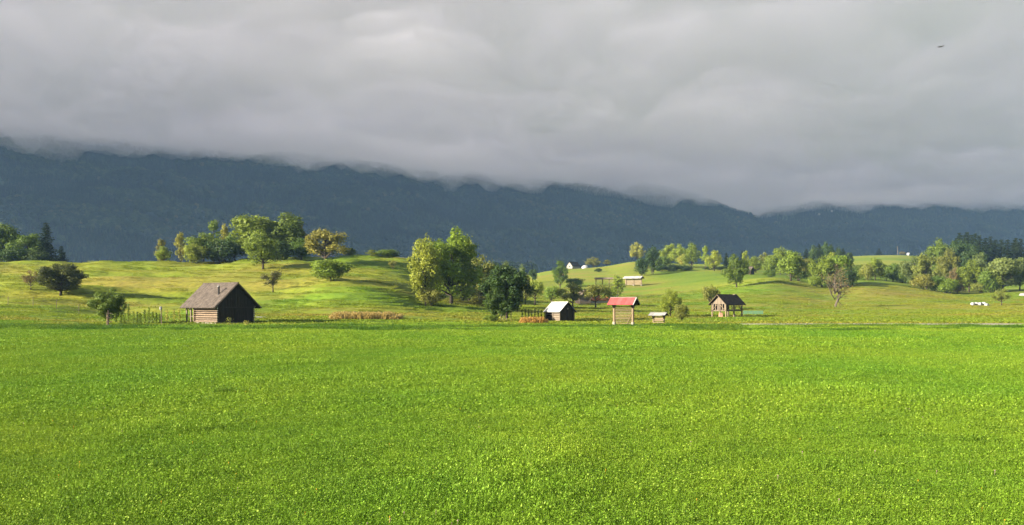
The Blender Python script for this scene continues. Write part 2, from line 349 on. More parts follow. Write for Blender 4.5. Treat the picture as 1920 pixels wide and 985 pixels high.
def gn_scatter(name, P, rz, scl, idx, protos):
    """one object whose points carry instances of the given prototype meshes (uncountable stuff)"""
    me = bpy.data.meshes.new(name); me.vertices.add(len(P)); me.vertices.foreach_set('co', np.asarray(P, np.float32).ravel()); me.update()
    a = me.attributes.new('rot', 'FLOAT_VECTOR', 'POINT'); r = np.zeros((len(P), 3), np.float32); r[:, 2] = rz; a.data.foreach_set('vector', r.ravel())
    a = me.attributes.new('scl', 'FLOAT_VECTOR', 'POINT'); s = np.asarray(scl, np.float32); s = np.repeat(s[:, None], 3, 1) if s.ndim == 1 else s; a.data.foreach_set('vector', s.ravel())
    a = me.attributes.new('pick', 'INT', 'POINT'); a.data.foreach_set('value', np.asarray(idx, np.int32))
    o = bpy.data.objects.new(name, me); COL.objects.link(o)
    ng = bpy.data.node_groups.new(name + '_scatter', 'GeometryNodeTree')
    ng.interface.new_socket('Geometry', in_out='INPUT', socket_type='NodeSocketGeometry'); ng.interface.new_socket('Geometry', in_out='OUTPUT', socket_type='NodeSocketGeometry')
    N = ng.nodes; L = ng.links
    gi = N.new('NodeGroupInput'); go = N.new('NodeGroupOutput'); iop = N.new('GeometryNodeInstanceOnPoints'); jg = N.new('GeometryNodeJoinGeometry')
    for p in protos:
        oi = N.new('GeometryNodeObjectInfo'); oi.inputs['Object'].default_value = p; oi.inputs['As Instance'].default_value = True; L.new(oi.outputs['Geometry'], jg.inputs[0])
    def named(n, t):
        q = N.new('GeometryNodeInputNamedAttribute'); q.data_type = t; q.inputs['Name'].default_value = n
        return [s for s in q.outputs if s.enabled and s.name == 'Attribute'][0]
    L.new(gi.outputs[0], iop.inputs['Points']); L.new(jg.outputs[0], iop.inputs['Instance']); iop.inputs['Pick Instance'].default_value = True
    L.new(named('pick', 'INT'), iop.inputs['Instance Index']); L.new(named('rot', 'FLOAT_VECTOR'), iop.inputs['Rotation']); L.new(named('scl', 'FLOAT_VECTOR'), iop.inputs['Scale'])
    L.new(iop.outputs[0], go.inputs[0])
    md = o.modifiers.new('scatter', 'NODES'); md.node_group = ng
    return o
def proto(name, me, m):
    o = bpy.data.objects.new(name, me); me.materials.append(m); return o

def forest_protos():
    out = []
    for k in range(3):                                   # spruce: stacked ragged skirts
        rs = np.random.RandomState(50 + k); mb = MB(); n = 7
        for j in range(5):
            z0 = 0.08 + j * 0.17; z1 = z0 + 0.32 if j < 4 else 1.0; r = 0.20 * (1 - j * 0.17)
            ring = [(math.cos(a) * r * rr, math.sin(a) * r * rr, z0 + rs.uniform(-.03, .03)) for a, rr in zip(np.linspace(0, 2 * math.pi, n, endpoint=False) + rs.rand(), rs.uniform(.65, 1.2, n))]
            mb.add(ring + [(0, 0, z1)], [(i, (i + 1) % n, n) for i in range(n)])
        out.append(proto('forest_spruce', mb.mesh('forest_spruce'), M['forest_dark']))
    for k in range(3):                                   # broadleaf: lumpy crown
        rs = np.random.RandomState(70 + k); mb = MB()
        for q in range(6):
            c = np.array([rs.uniform(-.2, .2), rs.uniform(-.2, .2), rs.uniform(.35, .72)]); r = rs.uniform(.2, .3)
            rings = []; nn = 6
            for ph in (-0.9, 0.0, 0.8):
                rings += [tuple(c + r * rs.uniform(.8, 1.15) * np.array([math.cos(ph) * math.cos(a), math.cos(ph) * math.sin(a), math.sin(ph)])) for a in np.linspace(0, 2 * math.pi, nn, endpoint=False) + ph]
            top = tuple(c + [0, 0, r * 1.05]); fs = [(j + i, j + (i + 1) % nn, j + nn + (i + 1) % nn, j + nn + i) for j in (0, nn) for i in range(nn)] + [(2 * nn + i, 2 * nn + (i + 1) % nn, 3 * nn) for i in range(nn)]
            mb.add(rings + [top], fs)
        out.append(proto('forest_broadleaf', mb.mesh('forest_broadleaf'), M['forest']))
    return out
FP = forest_protos()
def forest_on(V, us_keep, tmax, n, seed, hs):
    rs = np.random.RandomState(seed); nr, nc, _ = V.shape
    a = rs.uniform(4, tmax, n); b = rs.uniform(us_keep[0], us_keep[1], n)
    i = np.floor(a).astype(int); j = np.floor(b).astype(int); fa = (a - i)[:, None]; fb = (b - j)[:, None]
    P = (V[i, j] * (1 - fa) + V[i + 1, j] * fa) * (1 - fb) + (V[i, j + 1] * (1 - fa) + V[i + 1, j + 1] * fa) * fb
    con = fbm(P[:, 0] / 240 + seed, P[:, 1] / 240 + P[:, 2] / 90, 3) + rs.uniform(-.07, .07, n)
    idx = np.where(con > 0.02, rs.randint(0, 3, n), rs.randint(3, 6, n))
    s = rs.uniform(*hs, n); S = np.stack([s, s, s], -1); S[idx >= 3] *= 0.72; S[idx >= 3, :2] *= 1.15
    P[:, 2] -= 0.6
    return P, rs.uniform(0, 6.28, n), S, idx
jr = lambda us, a, b: (float(np.argmin(abs(us - a))), float(np.argmin(abs(us - b))) - 1.01)
A = forest_on(V1, jr(u1, -250, 1840), 112, 70000, 1, (13, 22)); B = forest_on(V2, jr(u2, 1330, 2200), 112, 42000, 2, (14, 24))
n = 5200; rs = np.random.RandomState(5)                  # wood on the valley floor in front of the slopes
Yw = rs.uniform(1180, 1900, n); Uw = rs.uniform(-300, 1000, n); Xw = at(Uw, Yw); Zw = ground_z(Xw, Yw) - 0.5; s = rs.uniform(18, 27, n)
Cw = (np.stack([Xw, Yw, Zw], -1), rs.uniform(0, 6.28, n), np.stack([s, s, s], -1), rs.randint(0, 4, n))
tag(gn_scatter('mountain_forest', np.concatenate([A[0], B[0], Cw[0]]), np.concatenate([A[1], B[1], Cw[1]]), np.concatenate([A[2], B[2], Cw[2]]), np.concatenate([A[3], B[3], Cw[3]]), FP),
    'dense dark mixed forest covering the mountain slopes', 'forest', kind='stuff')

def volume_mat(name, color, density, aniso=0.0):
    m, nt, N, L, out = new_mat(name); v = N.new('ShaderNodeVolumePrincipled')
    v.inputs['Color'].default_value = rgb(color); v.inputs['Density'].default_value = density; v.inputs['Anisotropy'].default_value = aniso
    L.new(v.outputs[0], out.inputs['Volume']); return m
def low_cloud(name, lift, amp, thick, color, dens, label, seed=0.0, fine=False):
    us = np.concatenate([np.arange(-6000, -800, 200.0), np.arange(-800, 2800, 16.0), np.arange(2800, 8000, 200.0)]); tt = np.linspace(0, 1, 190)
    if fine: us = np.arange(-200, 2150, 6.5); tt = np.linspace(0, 1, 230)
    U = np.repeat(us[None, :], len(tt), 0); T = np.repeat(tt[:, None], len(us), 1)
    y0 = np.interp(us, [-6000, -2500, 0, 1000, 2000, 8000], [420, 560, 900, 1050, 1050, 1200])
    Y = y0[None, :] + (8200 - y0[None, :]) * T ** 1.4
    if fine: Y = np.interp(us, [-200, 0, 900, 2150], [2250, 2450, 3400, 4300])[None, :] + 1500 * T
    X = (U - 960) / F * Y
    zb = CB + lift + fbm(X / 800, Y / 900, 3) * 70 + (fbm(X / 210 + seed, Y / 260 + 9, 3) * 130 + fbm(X / 75, Y / 90 + seed, 3) * 75) * amp
    if fine: zb = zb + fbm(X / 90 + 3, Y / 110, 2) * 60 + fbm(X / 36, Y / 42 + 8, 2) * 42
    edge = np.minimum(sst(0, 0.03, T), 1 - sst(0.95, 1, T)) * np.minimum(sst(-6000, -4500, U), 1 - sst(6500, 8000, U))
    if fine: edge = np.minimum(sst(0, 0.12, T), 1 - sst(0.9, 1, T)) * np.minimum(sst(-200, -120, U), 1 - sst(2080, 2150, U))
    th = thick * (260 + 170 * (fbm(X / 900 + 5, Y / 900, 3) + 0.35).clip(0.05, 1)) * edge
    zt = zb + np.maximum(th, 0.5) ; zb = zb + (1 - edge) * 90; zt = np.maximum(zt, zb + 0.5)
    nr, nc = U.shape; V = np.concatenate([np.stack([X, Y, zb], -1).reshape(-1, 3), np.stack([X, Y, zt], -1).reshape(-1, 3)])
    nb = nr * nc; fb = grid_faces(nr, nc, True); ft = grid_faces(nr, nc) + nb
    rim = list(range(nc)) + [i * nc + nc - 1 for i in range(1, nr)] + [(nr - 1) * nc + i for i in range(nc - 2, -1, -1)] + [i * nc for i in range(nr - 2, 0, -1)]
    rim = np.array(rim); nx = np.roll(rim, -1); fr = np.stack([rim, rim + nb, nx + nb, nx], -1)[:, ::-1]
    me = mesh_np(name, V, np.concatenate([fb, ft, fr]), 4, None, True)
    return tag(link(name, me, volume_mat(name + '_droplets', color, dens, 0.28 if name == 'low_cloud' else 0.0)), label, 'cloud', kind='stuff')
low_cloud('low_cloud', 18, 0.6, 1.0, (0.940, 0.925, 0.957), 0.0036, 'low grey cloud bank lying on the mountain ridge')
low_cloud('mist', -12, 1.4, 0.35, (0.997, 0.994, 0.996), 0.0030, 'ragged wisps of mist hanging below the cloud bank', 4.7)
def haze():
    mb = MB(); mb.box((0, 4300, 740), (30000, 11400, 1600))
    return tag(mb.build('haze', volume_mat('haze_air', (0.36, 0.60, 1.0), 0.000078)), 'thin bluish haze filling the valley air', 'haze', kind='stuff')
haze()
# ------------------------------------------------------------------ more materials
M['log'] = simple_mat('weathered_log', (0.115, 0.078, 0.050), (0.27, 0.205, 0.145), 5, 0.85, (4, 0.6, 4), 0.4)
M['log_end'] = simple_mat('log_end_grain', (0.40, 0.33, 0.25), (0.62, 0.54, 0.44), 9, 0.9)
M['dark_plank'] = simple_mat('dark_plank', (0.022, 0.016, 0.012), (0.056, 0.042, 0.031), 7, 0.9, (3, 3, 0.3), 0.3)
M['grey_timber'] = simple_mat('grey_timber', (0.11, 0.085, 0.062), (0.22, 0.18, 0.135), 6, 0.9, (3, 3, 0.4), 0.3)
M['pale_timber'] = simple_mat('pale_timber', (0.15, 0.115, 0.068), (0.28, 0.22, 0.14), 6, 0.85, (3, 3, 0.4), 0.2)
M['shingle'] = simple_mat('old_shingle', (0.052, 0.042, 0.035), (0.128, 0.105, 0.088), 2.2, 0.9, None, 0.4)
M['dark_shingle'] = simple_mat('dark_shingle', (0.018, 0.015, 0.013), (0.055, 0.046, 0.040), 2.2, 0.9, None, 0.4)
M['pipe'] = simple_mat('stove_pipe', (0.012, 0.012, 0.013), (0.03, 0.028, 0.027), 8, 0.5)
M['white_metal'] = simple_mat('white_sheet_metal', (0.24, 0.24, 0.225), (0.46, 0.46, 0.445), 1.3, 0.5, None, 0.0, 0.4)
M['grey_metal'] = simple_mat('grey_sheet_metal', (0.20, 0.20, 0.20), (0.32, 0.31, 0.30), 1.3, 0.6, None, 0.0, 0.4)
M['red_roof'] = simple_mat('red_sheet_roof', (0.27, 0.050, 0.050), (0.40, 0.085, 0.080), 1.5, 0.6, None, 0.0, 0.3)
M['rust_roof'] = simple_mat('orange_red_tiles', (0.36, 0.085, 0.035), (0.52, 0.15, 0.07), 2.0, 0.8)
M['plaster'] = simple_mat('white_plaster', (0.30, 0.28, 0.24), (0.42, 0.40, 0.35), 1.5, 0.9)
M['stone'] = simple_mat('pale_stone', (0.18, 0.165, 0.13), (0.30, 0.27, 0.22), 4, 0.9)
M['wrap'] = simple_mat('white_bale_wrap', (0.28, 0.28, 0.29), (0.40, 0.40, 0.41), 2.5, 0.35, None, 0.2, 0.5)
M['net'] = simple_mat('teal_netting', (0.09, 0.28, 0.20), (0.16, 0.38, 0.28), 4, 0.6)
M['wire'] = simple_mat('fence_wire', (0.12, 0.11, 0.10), (0.22, 0.2, 0.18), 4, 0.6)
M['gravel'] = simple_mat('gravel_track', (0.22, 0.20, 0.15), (0.36, 0.33, 0.27), 3, 0.95, None, 0.3)
M['bird'] = simple_mat('dark_feather', (0.012, 0.011, 0.010), (0.03, 0.027, 0.024), 30, 0.7)
M['brick'] = simple_mat('pale_brick_block', (0.42, 0.22, 0.15), (0.55, 0.32, 0.22), 6, 0.9)
M['rack_timber'] = simple_mat('rack_timber', (0.11, 0.082, 0.050), (0.24, 0.18, 0.11), 6, 0.9, (3, 3, 0.4), 0.3)
M['dark_gap'] = simple_mat('dark_gap_fill', (0.018, 0.015, 0.012), (0.04, 0.033, 0.026), 6, 0.95)  # plain near-black tone for the gaps between logs and for window panes

# ------------------------------------------------------------------ meadow grass (stuff)
def blades(n, rad, hmin, hmax, wid, seed, leafy=0.0, lean=0.5, seg=3):
    """blades and broad clover-like leaves standing in a disc of radius rad"""
    rs = np.random.RandomState(seed); V = []; Fc = []; A = []
    r = rad * np.sqrt(rs.rand(n)) * (0.75 + 0.25 * rs.rand(n)); a = rs.rand(n) * 6.283; bx = r * np.cos(a); by = r * np.sin(a)
    cl = 0.6 + 1.2 * np.clip(fbm(bx * 3 / max(rad, .5) + seed, by * 3 / max(rad, .5), 3) + .2, 0, 1)
    cl = cl * (0.72 + 0.75 * np.clip(fbm(bx * 6.5 + seed, by * 6.5 + 5, 2) + .25, 0, .8))          # small tufts and hollows
    h = rs.uniform(hmin, hmax, n) * cl; w = wid * rs.uniform(0.6, 1.3, n); d = rs.rand(n) * 6.283; ln = h * lean * rs.uniform(0.2, 1.6, n)
    dx = np.cos(d); dy = np.sin(d); px = -dy; py = dx; ts = np.linspace(0, 1, seg + 1)
    v = rs.rand(n); rings = []
    for t in ts:
        ox = bx + dx * ln * t * t; oy = by + dy * ln * t * t; oz = h * t * (1 - 0.25 * t * np.clip(ln / h, 0, 1.5)); ww = w * (1 - 0.92 * t ** 1.5) * .5
        rings.append(np.stack([np.stack([ox - px * ww, oy - py * ww, oz], -1), np.stack([ox + px * ww, oy + py * ww, oz], -1)], 1))
    P = np.stack(rings, 1).reshape(n, -1, 3); k = P.shape[1]; base = np.arange(n)[:, None] * k
    for s_ in range(seg): Fc.append(np.stack([base[:, 0] + 2 * s_, base[:, 0] + 2 * s_ + 1, base[:, 0] + 2 * s_ + 3, base[:, 0] + 2 * s_ + 2], -1))
    V = P.reshape(-1, 3); A = np.repeat(v * .8, k); Fc = np.concatenate(Fc)
    m = int(n * leafy)
    if m:
        r = rad * np.sqrt(rs.rand(m)); a = rs.rand(m) * 6.283; c = np.stack([r * np.cos(a), r * np.sin(a), rs.uniform(.35, .95, m) * hmax * .75], -1)
        nrm = np.stack([rs.normal(0, .55, m), rs.normal(0, .55, m), np.ones(m)], -1); nrm /= np.linalg.norm(nrm, axis=1)[:, None]
        t1 = np.cross(nrm, rs.normal(0, 1, (m, 3))); t1 /= np.linalg.norm(t1, axis=1)[:, None]; t2 = np.cross(nrm, t1); s1 = (wid * rs.uniform(1.1, 2.5, m))[:, None]; s2 = s1 * rs.uniform(.5, .8, m)[:, None]
        Q = np.stack([c - t1 * s1, c - t2 * s2 + nrm * s2 * .2, c + t1 * s1, c + t2 * s2 + nrm * s2 * .2], 1).reshape(-1, 3)
        Fc = np.concatenate([Fc, len(V) + np.arange(m * 4).reshape(-1, 4)]); V = np.concatenate([V, Q]); A = np.concatenate([A, np.repeat(.2 + .75 * rs.rand(m) ** 1.6, 4)])
    return mesh_np('grass_patch', V, Fc, 4, {'v': A})
def jgrid(y0, y1, cell, half, seed, keep=None):
    rs = np.random.RandomState(seed); ys = np.arange(y0, y1, cell); P = []
    for y in ys:
        w = half(y); xs = np.arange(-w, w, cell); P.append(np.stack([xs + rs.uniform(-.5, .5, len(xs)) * cell, y + rs.uniform(-.5, .5, len(xs)) * cell], -1))
    P = np.concatenate(P)
    if keep is not None: P = P[keep(P)]
    return P
def field(P, seed, protos_, smin=0.85, smax=1.2, sink=0.01, zs=None):
    rs = np.random.RandomState(seed); n = len(P); z = ground_z(P[:, 0], P[:, 1]) - sink; s = rs.uniform(smin, smax, n); S = np.stack([s, s, s if zs is None else s * zs], -1)
    return np.concatenate([P, z[:, None]], 1), rs.uniform(0, 6.28, n), S, rs.randint(0, protos_, n)
def meadow():
    half = lambda y: 4 + 0.62 * y
    near = [proto('grass_patch', blades(2000, 0.75, .03, .15, .0062, 100 + k, .38), M['grass']) for k in range(5)]
    mid = [proto('grass_patch', blades(2300, 1.3, .04, .17, .0105, 120 + k, .28, seg=2), M['grass']) for k in range(4)]
    far = [proto('grass_patch', blades(2400, 2.2, .05, .19, .019, 140 + k, .2, seg=2), M['grass']) for k in range(4)]
    for (y0, y1, c, pr, sd) in ((3.0, 21, .55, near, 1), (20.5, 54, .95, mid, 2), (53, 122, 1.6, far, 3)):
        P = jgrid(y0, y1, c, half, sd); P = P[P[:, 1] + 26 * fbm(P[:, 0] / 16, P[:, 1] / 5, 3) < 117]; P = P[(P[:, 0] < at(1345, 112)) | (P[:, 1] < 111.5)]; bump = 0.7 + 1.1 * np.clip(fbm(P[:, 0] / 3.5, P[:, 1] / 5, 3) + .3, 0, 1) + 1.1 * np.clip(fbm(P[:, 0] / 2.2 + 50, P[:, 1] / 3 + 9, 2) - .17, 0, 1) * 4
        a = field(P, sd + 9, len(pr), zs=bump)
        tag(gn_scatter('meadow_grass', a[0], a[1], a[2], a[3], pr), 'short lush bright green grass and clover of the flat meadow', 'grass', kind='stuff')
    # taller dark grass along the ditch at the far edge of the meadow
    ver = [proto('verge_patch', blades(420, 1.1, .18, .50, .03, 160 + k, .25, seg=2), M['verge']) for k in range(3)]
    P = jgrid(90, 113, 1.0, lambda y: 4 + 0.62 * y, 4, lambda q: (fbm(q[:, 0] / 10, q[:, 1] / 2.2, 3) > 0.10))
    a = field(P, 5, 3, .6, 1.2, zs=0.9)
    tag(gn_scatter('verge_grass', a[0], a[1], a[2], a[3], ver), 'taller darker grass along the far edge of the meadow', 'grass', kind='stuff')
    # rough pasture on the slopes
    tus = [proto('tussock', blades(200, 1.5, .05, .20, .05, 170 + k, .5, seg=2), M['tussock']) for k in range(4)]
    rs = np.random.RandomState(8); n = 13000; Y = 113 + 240 * rs.rand(n) ** 0.8; u = rs.uniform(-120, 2040, n); X = at(u, Y)
    k = fbm(X / 25, Y / 25, 3) + .12 > rs.uniform(-.35, .35, n); P = np.stack([X, Y], -1)[k]
    a = field(P, 6, 4, .6, 1.5)
    tag(gn_scatter('pasture_tussocks', a[0], a[1], a[2], a[3], tus), 'rough yellow-green tussocks on the pasture slopes', 'grass', kind='stuff')
    # a dark lush clump standing out of the meadow
    Y = CAMH * F / (741 - HZ); X = at(418, Y)
    me = blades(420, .30, .12, .28, .011, 190, .5); o = link('grass_clump', me, M['verge'], loc=(X, Y, gz(X, Y) - .01)); o.scale = (1.05, .8, 1)
    tag(o, 'tall dark green grass clump in the mown meadow below the log shed', 'grass clump')
    # darker weedy clumps scattered through the turf
    wc = [proto('weed_patch', blades(260, .32, .06, .17, .011, 195 + k, .8), M['weed']) for k in range(3)]
    rs = np.random.RandomState(77); n = 1500; Y = 6 + 75 * rs.rand(n) ** 1.3; X = rs.uniform(-.58, .58, n) * Y; k = fbm(X / 3.0 + 20, Y / 4.5, 3) + rs.uniform(-.06, .06, n) > .16; P = np.stack([X, Y], -1)[k]
    a = field(P, 7, 3, .4, 1.1)
    tag(gn_scatter('meadow_weeds', a[0], a[1], a[2], a[3], wc), 'darker broad-leaved weed clumps scattered through the meadow', 'weeds', kind='stuff')
    # clover heads and small yellow flowers
    for nm, colr, cnt, sd, lab in (('yellow_flowers', (0.60, 0.36, 0.02), 110, 21, 'scattered small yellow meadow flowers'), ('clover_flowers', (0.42, 0.25, 0.28), 110, 22, 'scattered pale pink clover heads')):
        rs = np.random.RandomState(sd); mb = MB(); y = 7.5 + 45 * rs.rand(cnt) ** 1.7; x = rs.uniform(-.6, .6, cnt) * y
        for X, Y in zip(x, y):
            z = gz(X, Y); h = rs.uniform(.08, .12); r = rs.uniform(.007, .011)
            mb.tube([(X, Y, z), (X + .01, Y, z + h)], [.0015, .0015], 3, False); mb.tube([(X + .01, Y, z + h - r * .5), (X + .01, Y, z + h), (X + .01, Y, z + h + r)], [r * .5, r, r * .4], 6)
        tag(mb.build(nm, simple_mat(nm, tuple(c * .8 for c in colr), colr, 30, .7)), lab, 'flowers', kind='stuff')
meadow()
def track():
    xs = np.linspace(at(1390, 114), 150, 60); V = []
    for x in xs:
        y = 114.3 + 0.5 * math.sin(x / 30); w = .75 * min(1, (x - xs[0]) / 12 + .15)
        V += [(x, y - w - .5, gz(x, y - w) - .1), (x, y - w, gz(x, y - w) + .18), (x, y + w, gz(x, y + w) + .23), (x, y + w + .5, gz(x, y + w) - .1)]
    me = mesh_np('path', V, grid_faces(len(xs), 4, True), 4, None, False)
    tag(link('path', me, M['gravel']), 'narrow pale gravel track along the far edge of the meadow', kind='structure')
track()

# ------------------------------------------------------------------ trees
def lobes_crown(seed, lobes, nleaf, leaf, name='crown', shell=0.72, stray=0.06, zc=.8):
    rs = np.random.RandomState(seed); C = []; Nn = []; tot = sum(l[3] ** 2 for l in lobes)
    for (cx, cy_, cz, r, fz) in lobes:
        n = max(30, int(nleaf * r * r / tot)); d = rs.normal(0, 1, (n, 3)); d /= np.linalg.norm(d, axis=1)[:, None]
        # ragged lobe surface: radius varies with direction
        rr = r * (shell + (1.08 - shell) * rs.rand(n) ** .6) * (1 + .28 * np.sin(5 * d[:, 0] + cx * 40) * np.sin(5 * d[:, 1] + cy_ * 31) + .16 * np.sin(9 * d[:, 2] + cz * 50))
        st = rs.rand(n) < stray; rr[st] *= 1.22
        p = d * rr[:, None]; p[:, 2] *= fz; C.append(p + [cx, cy_, cz]); q = d + rs.normal(0, .48, (n, 3)); Nn.append(q / np.linalg.norm(q, axis=1)[:, None])
    C = np.concatenate(C); Nn = np.concatenate(Nn); n = len(C)
    C[:, 2] = np.maximum(C[:, 2], 0.012)
    t1 = np.cross(Nn, rs.normal(0, 1, (n, 3))); t1 /= np.linalg.norm(t1, axis=1)[:, None] + 1e-9; t2 = np.cross(Nn, t1)
    s1 = (leaf * rs.uniform(.6, 1.5, n))[:, None]; s2 = s1 * rs.uniform(.45, .8, n)[:, None]
    Q = np.stack([- t1 * s1, - t2 * s2, t1 * s1 - Nn * s1 * .25, t2 * s2], 1); Q[:, :, 2] *= zc; Q = (Q + C[:, None, :]).reshape(-1, 3)
    # clump tone + leaf tone
    cl = fbm(C[:, 0] * 6 + seed, C[:, 1] * 6 + C[:, 2] * 7, 3) + .5
    v = np.clip(.5 * cl + .5 * rs.rand(n), 0, 1)
    return mesh_np(name, Q, np.arange(n * 4).reshape(-1, 4), 4, {'v': np.repeat(v, 4)})
def limbs_mesh(seed, lobes, h0, rbase, name='trunk', multi=1, top=0.75):
    rs = np.random.RandomState(seed); mb = MB()
    for m_ in range(multi):
        ox, oy = (0, 0) if multi == 1 else (rs.uniform(-.12, .12), rs.uniform(-.12, .12))
        pts = [(ox * (1 + .8 * t) + .03 * math.sin(t * 5 + seed + m_) * t, oy * (1 + .8 * t) + .03 * math.cos(t * 4 + seed) * t, top * t - .02) for t in np.linspace(0, 1, 6)]
        mb.tube(pts, [rbase * (1.35 if k == 0 else 1 - .82 * k / 5) / (multi ** .5) for k in range(6)], 7)
    for (cx, cy_, cz, r, fz) in lobes:
        z0 = max(h0, min(cz - .12 - .5 * math.hypot(cx, cy_), top * .9)); t = max(z0, 0) / top; b = Vector((.03 * math.sin(t * 5 + seed) * t, .03 * math.cos(t * 4 + seed) * t, z0)); e = Vector((cx, cy_, cz)); mid = b.lerp(e, .5) + Vector((rs.uniform(-.03, .03), rs.uniform(-.03, .03), -.03))
        mb.tube([b, mid, e], [rbase * .42, rbase * .26, rbase * .08], 4, False)
        for q in range(2):
            d = Vector(rs.normal(0, 1, 3)).normalized() * r * .9; mb.tube([e.lerp(mid, .3), e + d], [rbase * .12, rbase * .03], 3, False)
    me = mb.mesh(name); me.polygons.foreach_set('use_smooth', np.ones(len(me.polygons), bool)); return me
def mk_lobes(seed, n, zc, rx, rz, rmin, rmax, flat=0.9, bias=0.0):
    rs = np.random.RandomState(seed); L = []
    for k in range(n):
        d = rs.normal(0, 1, 3); d /= np.linalg.norm(d); q = rs.uniform(.30, 1.25) ** .6; r = rs.uniform(rmin, rmax)
        z = zc + d[2] * q * (rz - r * flat); w = 1 - bias * (z - zc) / rz
        L.append((d[0] * q * (rx - r) * w, d[1] * q * (rx - r) * w, z, r, flat))
    return L
PR = {}
def add_proto(key, lobes, nleaf, leaf, h0, rbase, multi=1, top=.75, shell=.72, bark='bark', stray=.06, zc=.85):
    seed = abs(hash(key[0])) % 1 + len(PR) * 17 + 3
    tm = limbs_mesh(seed, lobes, h0, rbase, 'trunk', multi, top); cm = lobes_crown(seed + 1, lobes, nleaf, leaf, 'crown', shell, stray, zc)
    V = np.zeros(len(cm.vertices) * 3, np.float32); cm.vertices.foreach_get('co', V); V = V.reshape(-1, 3)
    k = Matrix.Diagonal((.5 / np.percentile(np.abs(V[:, :2]), 99.0), .5 / np.percentile(np.abs(V[:, :2]), 99.0), 1 / np.percentile(V[:, 2], 99.7), 1)); tm.transform(k); cm.transform(k)
    PR.setdefault(key[0], []).append((tm, cm, bark))
for k in range(4): add_proto(('broad', k), mk_lobes(10 + k, 38, .57, .52, .44, .09, .19, .85, .25), 11000, .020, .14, .028)
for k in range(2): add_proto(('open', k), mk_lobes(30 + k, 40, .58, .50, .43, .07, .15, .85, .3), 6000, .020, .16, .024, shell=.5, stray=.2)
for k in range(3): add_proto(('tall', k), mk_lobes(40 + k, 36, .55, .50, .47, .08, .17, .8, .35), 7500, .024, .08, .024, multi=2 if k == 1 else 1, top=.82, zc=.5)
for k in range(2): add_proto(('slim', k), mk_lobes(50 + k, 24, .55, .48, .46, .10, .19, .5, .55), 3400, .034, .08, .022, top=.9, shell=.45, stray=.2, zc=.4)
for k in range(3): add_proto(('bush', k), mk_lobes(60 + k, 28, .50, .52, .50, .12, .22, 1.0, .2), 6000, .025, .05, .02, multi=3, top=.6, zc=1.0)
for k in range(3): add_proto(('fruit', k), mk_lobes(70 + k, 22, .62, .53, .36, .09, .17, .85, .15), 3400, .022, .20, .03, top=.6, shell=.5, stray=.2)
for k in range(3): add_proto(('near', k), mk_lobes(80 + k, 46, .56, .52, .45, .07, .16, .85, .25), 21000, .0170, .12, .028, zc=.75)
def spruce_proto(seed, dense=1.0):
    rs = np.random.RandomState(seed); C = []; Nn = []; S = []; mb = MB()
    mb.tube([(0, 0, -.02), (0, 0, .5), (0, 0, .99)], [.024, .013, .003], 6)
    for lv in range(26):
        z = .05 + .93 * lv / 25; Lr = .5 * (1 - (z - .05) / .97) ** .78 + .025; nb = int(15 - 8 * z)
        for b in range(nb):
            a = rs.rand() * 6.283; ln = Lr * rs.uniform(.7, 1.12); m = int(max(6, 32 * ln / .5)); t = rs.rand(m) ** .7
            x = np.cos(a) * t * ln + rs.normal(0, .02, m); y = np.sin(a) * t * ln + rs.normal(0, .02, m); zz_ = z - .10 * t * ln / .5 * .9 + .05 * t ** 3 * ln + rs.normal(0, .006, m)
            C.append(np.stack([x, y, np.maximum(zz_, .01)], -1)); q = np.stack([rs.normal(0, .5, m) + .4 * np.cos(a), rs.normal(0, .5, m) + .4 * np.sin(a), np.full(m, .8)], -1); Nn.append(q / np.linalg.norm(q, axis=1)[:, None]); S.append(np.full(m, .042))
    C = np.concatenate(C); Nn = np.concatenate(Nn); S = np.concatenate(S)[:, None]; n = len(C)
    rad = C * [1, 1, 0]; rad /= np.linalg.norm(rad, axis=1)[:, None] + 1e-6; t1 = rad - Nn * (rad * Nn).sum(1)[:, None]; t2 = np.cross(Nn, t1)
    Q = np.stack([C - t1 * S, C - t2 * S * .6, C + t1 * S * 1.3, C + t2 * S * .6], 1); Q[:, :, 2] = (Q[:, :, 2] - C[:, None, 2]) * .5 + C[:, None, 2]
    return (mb.mesh('trunk'), mesh_np('crown', Q.reshape(-1, 3), np.arange(n * 4).reshape(-1, 4), 4, {'v': np.repeat(rs.rand(n) * .8, 4)}), 'bark')
PR['spruce'] = [spruce_proto(200 + k) for k in range(3)]
